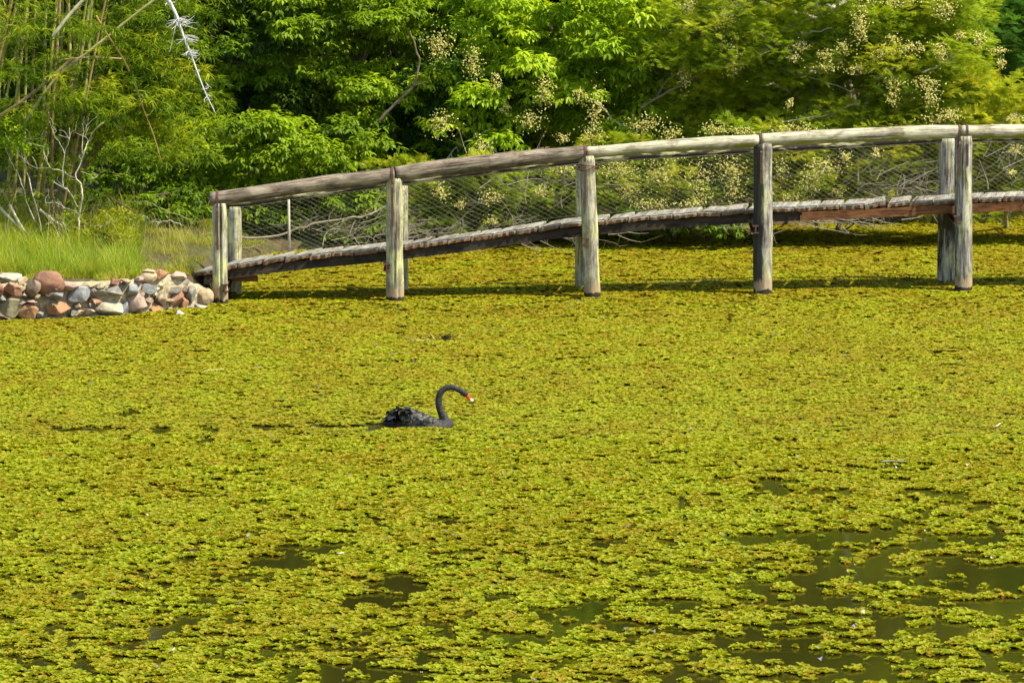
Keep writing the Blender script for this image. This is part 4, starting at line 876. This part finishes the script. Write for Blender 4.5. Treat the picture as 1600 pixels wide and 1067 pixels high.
# ---------------------------------------------------------------- dead brush and fallen branches
def brush(name, label, cx, cy, Y, n, sx, sy, ln, col, rad=.006, dirc=None, cat='brushwood'):
    t_ = thing(name, P(cx, cy, Y), label, cat); bb = Buf()
    for k in range(n):
        a = R.uniform(0, math.pi) if dirc is None else R.normal(dirc, .55); s = P(cx + R.normal(0, sx), cy + R.normal(0, sy), Y + R.normal(0, .25)); l = ln * R.uniform(.5, 1.3)
        e = s + np.array([math.cos(a) * l, R.normal(0, .25) * l, math.sin(a) * l * .7]); md = (s + e) / 2 + R.normal(0, .07 * ln, 3)
        for p_ in (s, md, e): p_[2] = max(p_[2], .02)
        pts = smooth_path([s, md, e], 4); c = np.array(col) * R.uniform(.6, 1.2); tube(bb, pts, np.linspace(rad * R.uniform(.6, 1.4), rad * .35, len(pts)), 4, c, False)
        for _ in range(2):
            s2 = pts[R.integers(2, len(pts))]; e2 = s2 + R.normal(0, .12, 3); e2[2] = max(e2[2], .02); tube(bb, [s2, e2], [rad * .5, rad * .25], 3, c, False)
    bb.build('twig_tangle' if False else 'twig', M_TWIG, t_); return t_
brush('brushwood', 'grey heap of dead twigs behind the netting left of the last visible post', 1400, 292, 87.1, 90, 44, 16, .5, (.30, .26, .19), .005, .5)
brush('brushwood', 'dead twigs sagging into the water beneath the rust brown beam', 1300, 342, 87.0, 36, 80, 6, .5, (.34, .3, .23), .006, .1)
brush('brushwood', 'dead twigs along the waterline left of the grey post', 1050, 352, 87.0, 26, 90, 6, .45, (.3, .26, .2), .006, .1)
brush('brushwood', 'upright pale dead twigs at the right edge above the deck', 1560, 260, 87.1, 24, 26, 30, .6, (.34, .30, .22), .006, 1.0)
brush('brushwood', 'thin dead twigs behind the netting right of the second post', 830, 305, 86.9, 60, 60, 30, .5, (.3, .25, .18), .005, 1.2)
brush('brushwood', 'dead sticks at the water edge behind the upper end of the wall', 290, 388, 85.4, 34, 40, 5, .45, (.34, .28, .2), .007, .1)
brush('brushwood', 'tangled dead sticks behind the netting of the first span', 560, 360, 86.3, 60, 70, 14, .5, (.3, .26, .19), .006, .6)
brush('brushwood', 'dark fallen sticks along the shore under the second span', 760, 368, 86.6, 60, 90, 6, .45, (.24, .2, .15), .007, .1)
def branch(label, path, r0, r1, Y, col, cat='branch', name='fallen_branch', subs=()):
    bb = Buf(); pts = wig(smooth_path([P(a, b_, Y) for a, b_ in path], 8), .018); tube(bb, pts, np.linspace(r0, r1, len(pts)), 7, col, True, .1, 4)
    for sp in subs: q_ = smooth_path([P(a, b_, Y - .02) for a, b_ in sp], 4); tube(bb, q_, np.linspace(r1 * 1.2, .004, len(q_)), 5, col, True)
    o = bb.build(name, M_TWIG, origin=tuple(pts[0])); tag(o, label, cat); return o
branch('long curved grey branch lying behind the netting of the first span', [(340, 362), (380, 371), (430, 369), (480, 353), (530, 343), (575, 336), (610, 318)], .018, .012, 86.2, (.34, .29, .2), subs=[[(545, 368), (552, 350), (556, 345)], [(575, 337), (590, 330)]])
branch('arching thin brown branch in the dark tree above the first span', [(468, 316), (455, 290), (450, 270), (453, 240), (461, 222), (467, 235), (474, 262), (472, 290)], .012, .007, 87.3, (.30, .24, .15), subs=[[(461, 222), (440, 232), (425, 245)], [(453, 240), (445, 262)]])
branch('curved brown limb leaning in the trees left of the first cream flowers', [(590, 190), (620, 160), (645, 135), (655, 100), (650, 78), (640, 50)], .024, .012, 87.8, (.2, .15, .09), subs=[[(645, 135), (665, 128)]])
branch('long thin pale stick lying over the bank behind the first post', [(200, 402), (240, 390), (280, 382), (330, 380), (350, 378)], .012, .007, 85.2, (.42, .36, .26), subs=[[(285, 382), (310, 368), (332, 364)]])
branch('arching thin green stem at the foot of the dark broad-leaved tree', [(165, 345), (185, 322), (210, 315), (235, 318), (262, 330), (300, 345)], .009, .005, 85.6, (.34, .33, .12))
branch('grey crooked stick at the foot of the dark broad-leaved tree', [(205, 345), (222, 336), (238, 346), (262, 345), (285, 352)], .012, .006, 85.3, (.45, .42, .34), subs=[[(235, 358), (250, 348)]])
branch('slender dark branch crossing the tree above the tied post', [(1000, 170), (1040, 145), (1075, 128), (1100, 110)], .02, .008, 87.7, (.16, .12, .08))

# ---------------------------------------------------------------- things floating in the weed
def stick(label, path, r, col, cat='twig', name='floating_twig', z=.03):
    bb = Buf(); pts = smooth_path([G(a, b_, zz) for a, b_, zz in path], 4); tube(bb, pts, np.full(len(pts), r), 5, col, True)
    tag(bb.build(name, M_TWIG, origin=tuple(pts[0])), label, cat)
snag = Buf(); s0 = G(697, 533)
for k in range(16):
    e = s0 + np.array([R.normal(0, .08), R.normal(0, .08), abs(R.normal(.05, .03))]); tube(snag, smooth_path([s0 + R.normal(0, .02, 3), (s0 + e) / 2 + R.normal(0, .015, 3), e], 3), [.012, .005], 5, (.035, .028, .015), True)
tag(snag.build('snag', M_TWIG, origin=tuple(s0)), 'small black snag poking out of the weed between the swan and the bridge', 'snag')
stick('thin straw coloured stem bowed over the weed left of the black snag', [(636, 528, .05), (650, 531, .06), (664, 532, .03)], .004, (.62, .55, .3))
stick('pale curled stem beside the black snag', [(666, 529, .04), (668, 530, .09), (672, 533, .02)], .004, (.7, .62, .4))
stick('pale upright stem just left of the black snag', [(673, 522, .03), (677, 527, .06), (679, 531, .02)], .004, (.6, .54, .32))
stick('pale upright stem just right of the black snag', [(719, 533, .02), (721, 532, .08), (722, 531, .13)], .004, (.7, .62, .4))
stick('pale grey stick floating in the weed at the right', [(1376, 721, .03), (1395, 720, .035), (1416, 721, .03)], .009, (.30, .27, .2), 'stick', 'floating_stick')
stick('thin straw lying on the weed left of centre above the swan trail', [(318, 580, .04), (332, 578, .045), (350, 577, .04)], .004, (.62, .58, .22))
stick('long faint straw lying on the weed under the third span', [(1030, 445, .03), (1075, 440, .04), (1125, 437, .04)], .004, (.55, .5, .2))
stick('short white straw in the weed at the far right', [(1553, 668, .03), (1558, 665, .06), (1563, 661, .05)], .006, (.75, .68, .5))
stick('thin curved green stalk standing in open water at the lower right', [(1376, 849, .0), (1379, 847, .06), (1383, 846, .13)], .004, (.4, .42, .1))
stick('short pale straw at the lower left', [(264, 1018, .02), (269, 1015, .05), (273, 1012, .05)], .007, (.75, .65, .4))
stick('short cream stick in the weed right of the second water gap', [(526, 864, .04), (531, 864, .045), (537, 863, .04)], .007, (.65, .6, .4))
sn = Buf(); s0 = G(1428, 438)
for k in range(14):
    e = s0 + np.array([R.normal(0, .1), R.normal(0, .06), abs(R.normal(.03, .02))]); tube(sn, [s0 + R.normal(0, .03, 3), e], [.012, .006], 5, (.09, .05, .02), True)
tag(sn.build('snag', M_TWIG, origin=tuple(s0)), 'small brown snag in the weed left of the last pair of posts', 'snag')
FLAB = ['tiny white petal floating in the open water at the bottom, left of centre', 'tiny white petal on the weed at the left, below the swan trail', 'tiny white petal on the scattered weed at the lower right edge', 'tiny white petal on the weed above the open water at the right',
 'withered grey purple leaf in the open water at the lower right', 'withered grey purple leaf at the bottom edge, left of centre', 'curled tan leaf on a weed patch in the lower right open water', 'withered grey purple leaf beside the dark gap at the lower left', 'withered grey purple leaf in the bottom left corner',
 'withered grey purple leaf left of the first long water gap', 'withered grey purple leaf at the bottom edge, right of centre', 'withered grey purple leaf on the weed between the bottom gaps right of centre', 'tiny white petal beside the pale grey floating stick', 'curled tan leaf on the weed at the right, level with the grey stick',
 'withered grey purple leaf left of the pale grey floating stick', 'withered grey purple leaf on the thick weed mat right of the swan', 'withered grey purple leaf on the weed at the lower centre', 'withered grey purple leaf under a weed patch at the lower right']
for k, (px_, py_, c) in enumerate([(538, 1045, 0), (228, 804, 0), (1549, 872, 0), (1447, 828, 0), (1280, 1028, 1), (660, 1050, 0), (1345, 955, 2), (250, 1040, 1), (45, 1048, 1), (385, 838, 1), (838, 1060, 1), (1020, 985, 1), (1400, 731, 0), (1512, 725, 2), (1245, 714, 1), (1080, 670, 1), (520, 980, 1), (1330, 978, 1)]):
    g = G(px_, py_, .045); cb_ = Buf(); a = R.uniform(0, 6.28); u_ = np.array([math.cos(a), math.sin(a), .15]); w_ = np.array([-math.sin(a), math.cos(a), .3]); nn_ = np.array([0, 0, 1.])
    L = (.032 if c == 0 else .045) * R.uniform(.8, 1.2); c3 = [(.72, .70, .62), (.32, .29, .36), (.7, .58, .4)][c]
    scatter(cb_, LV, LQ, g[None], (w_ * L * .9)[None], (u_ * L)[None], (nn_ * L * 2)[None], np.array([c3]))
    o = cb_.build('fallen_leaf' if c else 'white_petal', M_FLOWER, origin=tuple(g))
    tag(o, FLAB[k], 'petal' if c == 0 else 'fallen leaf', ('white petals on the weed', 'withered leaves on the weed', 'tan leaves on the weed')[c])

# ---------------------------------------------------------------- black swan
SY = 66.98; S0 = G(650, 671)
def SW(cx, cy, dy=0.0):   # crop coordinates of the swan close-up (scale 8.889, offset 580,580)
    return P(580 + cx / 8.889, 580 + cy / 8.889, SY + dy)
swan = thing('black_swan', (S0[0], SY, 0), 'black swan with red bill swimming through the weed, neck curved to the right', 'swan')
sk_pts = []
# body: elliptical sections along x, then neck tube; merged by voxel remesh into one continuous skin
def loft(buf, cen, ry, rz, sides=20, tw_=None):
    cen = np.asarray(cen); m_ = len(cen); tg = nrm(np.gradient(cen, axis=0)); yv = np.array([0, 1., 0]); n_ = np.cross(tg, yv); n_ = nrm(n_)
    a = np.arange(sides) / sides * 2 * math.pi; V = cen[:, None] + np.cos(a)[None, :, None] * np.asarray(ry)[:, None, None] * yv + np.sin(a)[None, :, None] * np.asarray(rz)[:, None, None] * n_[:, None]
    i = np.arange(m_ - 1)[:, None] * sides; j = np.arange(sides)[None]; j2 = (j + 1) % sides
    Q = np.stack([i + j, i + sides + j, i + sides + j2, i + j2], -1).reshape(-1, 4); V = V.reshape(-1, 3); V = np.concatenate([V, cen[:1], cen[-1:]]); T = []
    for k in range(sides): T.append((m_ * sides, k, (k + 1) % sides)); T.append((m_ * sides + 1, (m_ - 1) * sides + (k + 1) % sides, (m_ - 1) * sides + k))
    buf.add(V, Q, T, (.03, .028, .027))
sb = Buf(); Lu = 8.889 * F_PX / SY  # crop px per metre
bx = np.array([165, 215, 300, 420, 560, 700, 850, 980, 1070, 1115, 1130]); btop = np.array([690, 672, 655, 625, 600, 600, 640, 665, 668, 690, 725]); bbot = np.array([725, 780, 830, 880, 920, 930, 925, 900, 860, 810, 760])
xi = np.linspace(165, 1130, 34); bt = np.interp(xi, bx, btop); bb_ = np.interp(xi, bx, bbot); cen = np.array([SW(x_, (t__ + b__) / 2) for x_, t__, b__ in zip(xi, bt, bb_)])
rz = (bb_ - bt) / 2 / Lu; ry = np.interp(xi, [165, 300, 560, 800, 1000, 1100, 1130], [.02, .07, .15, .16, .13, .09, .04]); loft(sb, cen, ry, rz)
nk = smooth_path([SW(*p_) for p_ in [(1010, 800), (1030, 730), (1010, 650), (975, 575), (948, 500), (937, 420), (945, 345), (975, 280), (1030, 238), (1100, 222), (1170, 236), (1230, 265), (1275, 292), (1315, 322), (1330, 338)]], 4)
nr = np.interp(np.linspace(0, 1, len(nk)), [0, .07, .14, .21, .32, .5, .65, .78, .86, .93, .98, 1], np.array([100, 88, 66, 54, 50, 46, 42, 40, 46, 46, 32, 22]) / Lu); loft(sb, nk, nr * .85, nr, 18)
ch = smooth_path([SW(930, 765), SW(1010, 750), SW(1075, 742), SW(1120, 745), SW(1142, 748)], 4); loft(sb, ch, np.interp(np.linspace(0, 1, len(ch)), [0, .7, .9, 1], [.09, .08, .05, .015]), np.interp(np.linspace(0, 1, len(ch)), [0, .7, .9, 1], [80 / Lu, 76 / Lu, 50 / Lu, 14 / Lu]), 18)
body = sb.build('body', M_FEATHER, swan)
rm = body.modifiers.new('skin', 'REMESH'); rm.mode = 'VOXEL'; rm.voxel_size = .006; rm.use_smooth_shade = True
sm_ = body.modifiers.new('relax', 'SMOOTH'); sm_.factor = .6; sm_.iterations = 8
dgp = bpy.context.evaluated_depsgraph_get(); bm_me = bpy.data.meshes.new_from_object(body.evaluated_get(dgp)); body.modifiers.clear(); body.data = bm_me
nv = len(bm_me.vertices); co = np.zeros(nv * 3, np.float32); bm_me.vertices.foreach_get('co', co); co = co.reshape(-1, 3) + np.array(swan['_o'])
if 'Col' in bm_me.attributes: bm_me.attributes.remove(bm_me.attributes['Col'])
ca = bm_me.attributes.new('Col', 'FLOAT_COLOR', 'POINT'); nn = fbm(co * 60, 4, 2)[:, None]; cc = np.array([.026, .025, .024]) + np.array([.05, .045, .04]) * np.clip(nn - .4, 0, 1) * 2
ca.data.foreach_set('color', np.concatenate([cc, np.ones((nv, 1))], 1).ravel().astype(np.float32))
if not bm_me.materials: bm_me.materials.append(M_FEATHER)
# feathers: wing coverts on both sides, ruffled curled tertials, tail
FEV = np.array([(-.3, 0, 0), (.3, 0, 0), (-.5, .4, .06), (0, .4, .1), (.5, .4, .06), (-.42, .8, .02), (0, .8, .06), (.42, .8, .02), (-.12, 1, -.05), (.12, 1, -.05)])
FEQ = np.array([(0, 1, 4, 2), (2, 3, 6, 5), (3, 4, 7, 6), (5, 6, 9, 8)])
def wing(side):
    wbf = Buf(); rows = 26
    for r_i in range(rows):
        fx = r_i / (rows - 1); cx = 940 - 450 * fx; nf = 12
        top = np.interp(cx, [300, 430, 560, 700, 850, 940], [545, 540, 530, 575, 640, 700]); bot = np.interp(cx, [300, 430, 560, 700, 850, 940], [650, 700, 760, 780, 770, 745])
        rz_ = (bot - top) / 2 / Lu; ry_ = np.interp(cx, [330, 560, 800, 935], [.03, .075, .08, .03]); c0 = SW(cx, (top + bot) / 2, -side * .062)
        for j in range(nf):
            ph = math.radians(118 - 175 * (j + .5 * (r_i % 2)) / nf); L = (.034 + .040 * fx) * R.uniform(.85, 1.2)
            nrm_ = nrm(np.array([-.12, -side * math.cos(ph), math.sin(ph)]) + R.normal(0, .10, 3)); p_ = c0 + np.array([R.normal(0, .006), -side * math.cos(ph) * (ry_ + .004), math.sin(ph) * (rz_ + .004)]) + nrm_ * .005
            d = nrm(np.array([-1, R.normal(0, .10), -.12 + R.normal(0, .12)])); d = nrm(d - nrm_ * (d @ nrm_) + nrm_ * .16); X, Z = basis(d[None], nrm_[None])
            g_ = R.uniform(.012, .04) + (R.uniform(.05, .15) if R.random() < .5 else 0) * (1 - .55 * fx); c = np.array([[g_, g_ * .94, g_ * .82]])
            scatter(wbf, FEV, FEQ, p_[None], X * L * .55, d[None] * L, Z * L, c)
    # under-layer so no gap shows
    xs_w = np.linspace(430, 935, 16); cenw = []; rzw = []; ryw = []
    for cx in xs_w:
        top = np.interp(cx, [300, 430, 560, 700, 850, 940], [545, 540, 530, 575, 640, 700]); bot = np.interp(cx, [300, 430, 560, 700, 850, 940], [650, 700, 760, 780, 770, 745]); cenw.append(SW(cx, (top + bot) / 2, -side * .062)); rzw.append((bot - top) / 2 / Lu); ryw.append(np.interp(cx, [330, 560, 800, 935], [.03, .075, .08, .03]))
    loft(wbf, cenw, ryw, rzw, 14); wbf.C[-1] = np.broadcast_to(np.array([.03, .028, .025]), (len(wbf.V[-1]), 3)); wbf.build('wing', M_FEATHER, swan)
wing(1); wing(-1)
rf = Buf()
for k in range(130):   # ruffled, upward-curling black tertials over the rump
    cx = R.uniform(285, 560); cy = np.interp(cx, [285, 330, 400, 480, 560], [530, 492, 520, 490, 505]) + abs(R.normal(0, 50)) ; yy = R.uniform(-.17, .10)
    p_ = SW(cx, cy, yy); d = nrm(np.array([R.uniform(-1, .1), R.normal(0, .5), R.uniform(-.1, 1.)])); up = nrm(np.array([.6, R.normal(0, .5), .8])); L = R.uniform(.05, .11)
    # curl: bend the feather back over itself
    nseg = 6; V = []; q0 = p_ - d * L * .5; dirv = d.copy(); axis = nrm(np.cross(d, up)); wv = axis * L * .32
    for i in range(nseg + 1):
        wd_ = math.sin(math.pi * min(1, .2 + .75 * i / nseg)) ; V += [q0 - wv * wd_, q0 + wv * wd_]; a = -.42; dirv = dirv * math.cos(a) + np.cross(axis, dirv) * math.sin(a); q0 = q0 + dirv * L / nseg * 1.3
    g_ = R.choice([.006, .010, .03, .14], p=[.35, .3, .25, .1]); rf.add(V, [(i * 2, i * 2 + 1, i * 2 + 3, i * 2 + 2) for i in range(nseg)], None, (g_, g_ * .95, g_ * .9))
rf.build('curled_feather', M_FEATHER, swan)
tf = Buf()
for k in range(26):
    s = R.random(); p_ = SW(R.uniform(300, 420), R.uniform(650, 720), R.normal(0, .05)); d = nrm(np.array([-1, R.normal(0, .12), -.02 + R.normal(0, .10)])); X, Z = basis(d[None], np.array([[0, R.normal(0, .3), 1.]])); L = R.uniform(.10, .17); g_ = R.uniform(.02, .07)
    scatter(tf, FEV, FEQ, p_[None], X * L * .25, d[None] * L, Z * L * .5, np.array([[g_, g_ * .95, g_ * .88]]))
tf.build('tail', M_FEATHER, swan)
bk = Buf(); bp_ = smooth_path([SW(*q_) for q_ in [(1316, 326), (1338, 352), (1362, 384), (1384, 402)]], 4); loft(bk, bp_, np.interp(np.linspace(0, 1, len(bp_)), [0, .5, 1], [.018, .014, .013]), np.interp(np.linspace(0, 1, len(bp_)), [0, .5, 1], [.025, .017, .013]), 12); beak = bk.build('beak', M_BEAK, swan)
bk = Buf(); bp_ = smooth_path([SW(*q_) for q_ in [(1376, 394), (1394, 404), (1404, 414), (1408, 420)]], 3); loft(bk, bp_, np.interp(np.linspace(0, 1, len(bp_)), [0, .5, 1], [.016, .019, .008]), np.interp(np.linspace(0, 1, len(bp_)), [0, .5, 1], [.017, .021, .009]), 12)
tp = bk.build('beak_tip', M_BEAKTIP, beak, origin=swan['_o'])
for s in (-1, 1): e = SW(1300, 308, s * .030); eb = Buf().add(ICO * .0055 + e, None, ICOF, (.3, .02, .02)); eb.build('eye', M_EYE, swan)
print('built', len(bpy.data.objects), 'objects', sum(len(m_.polygons) for m_ in bpy.data.meshes), 'faces')
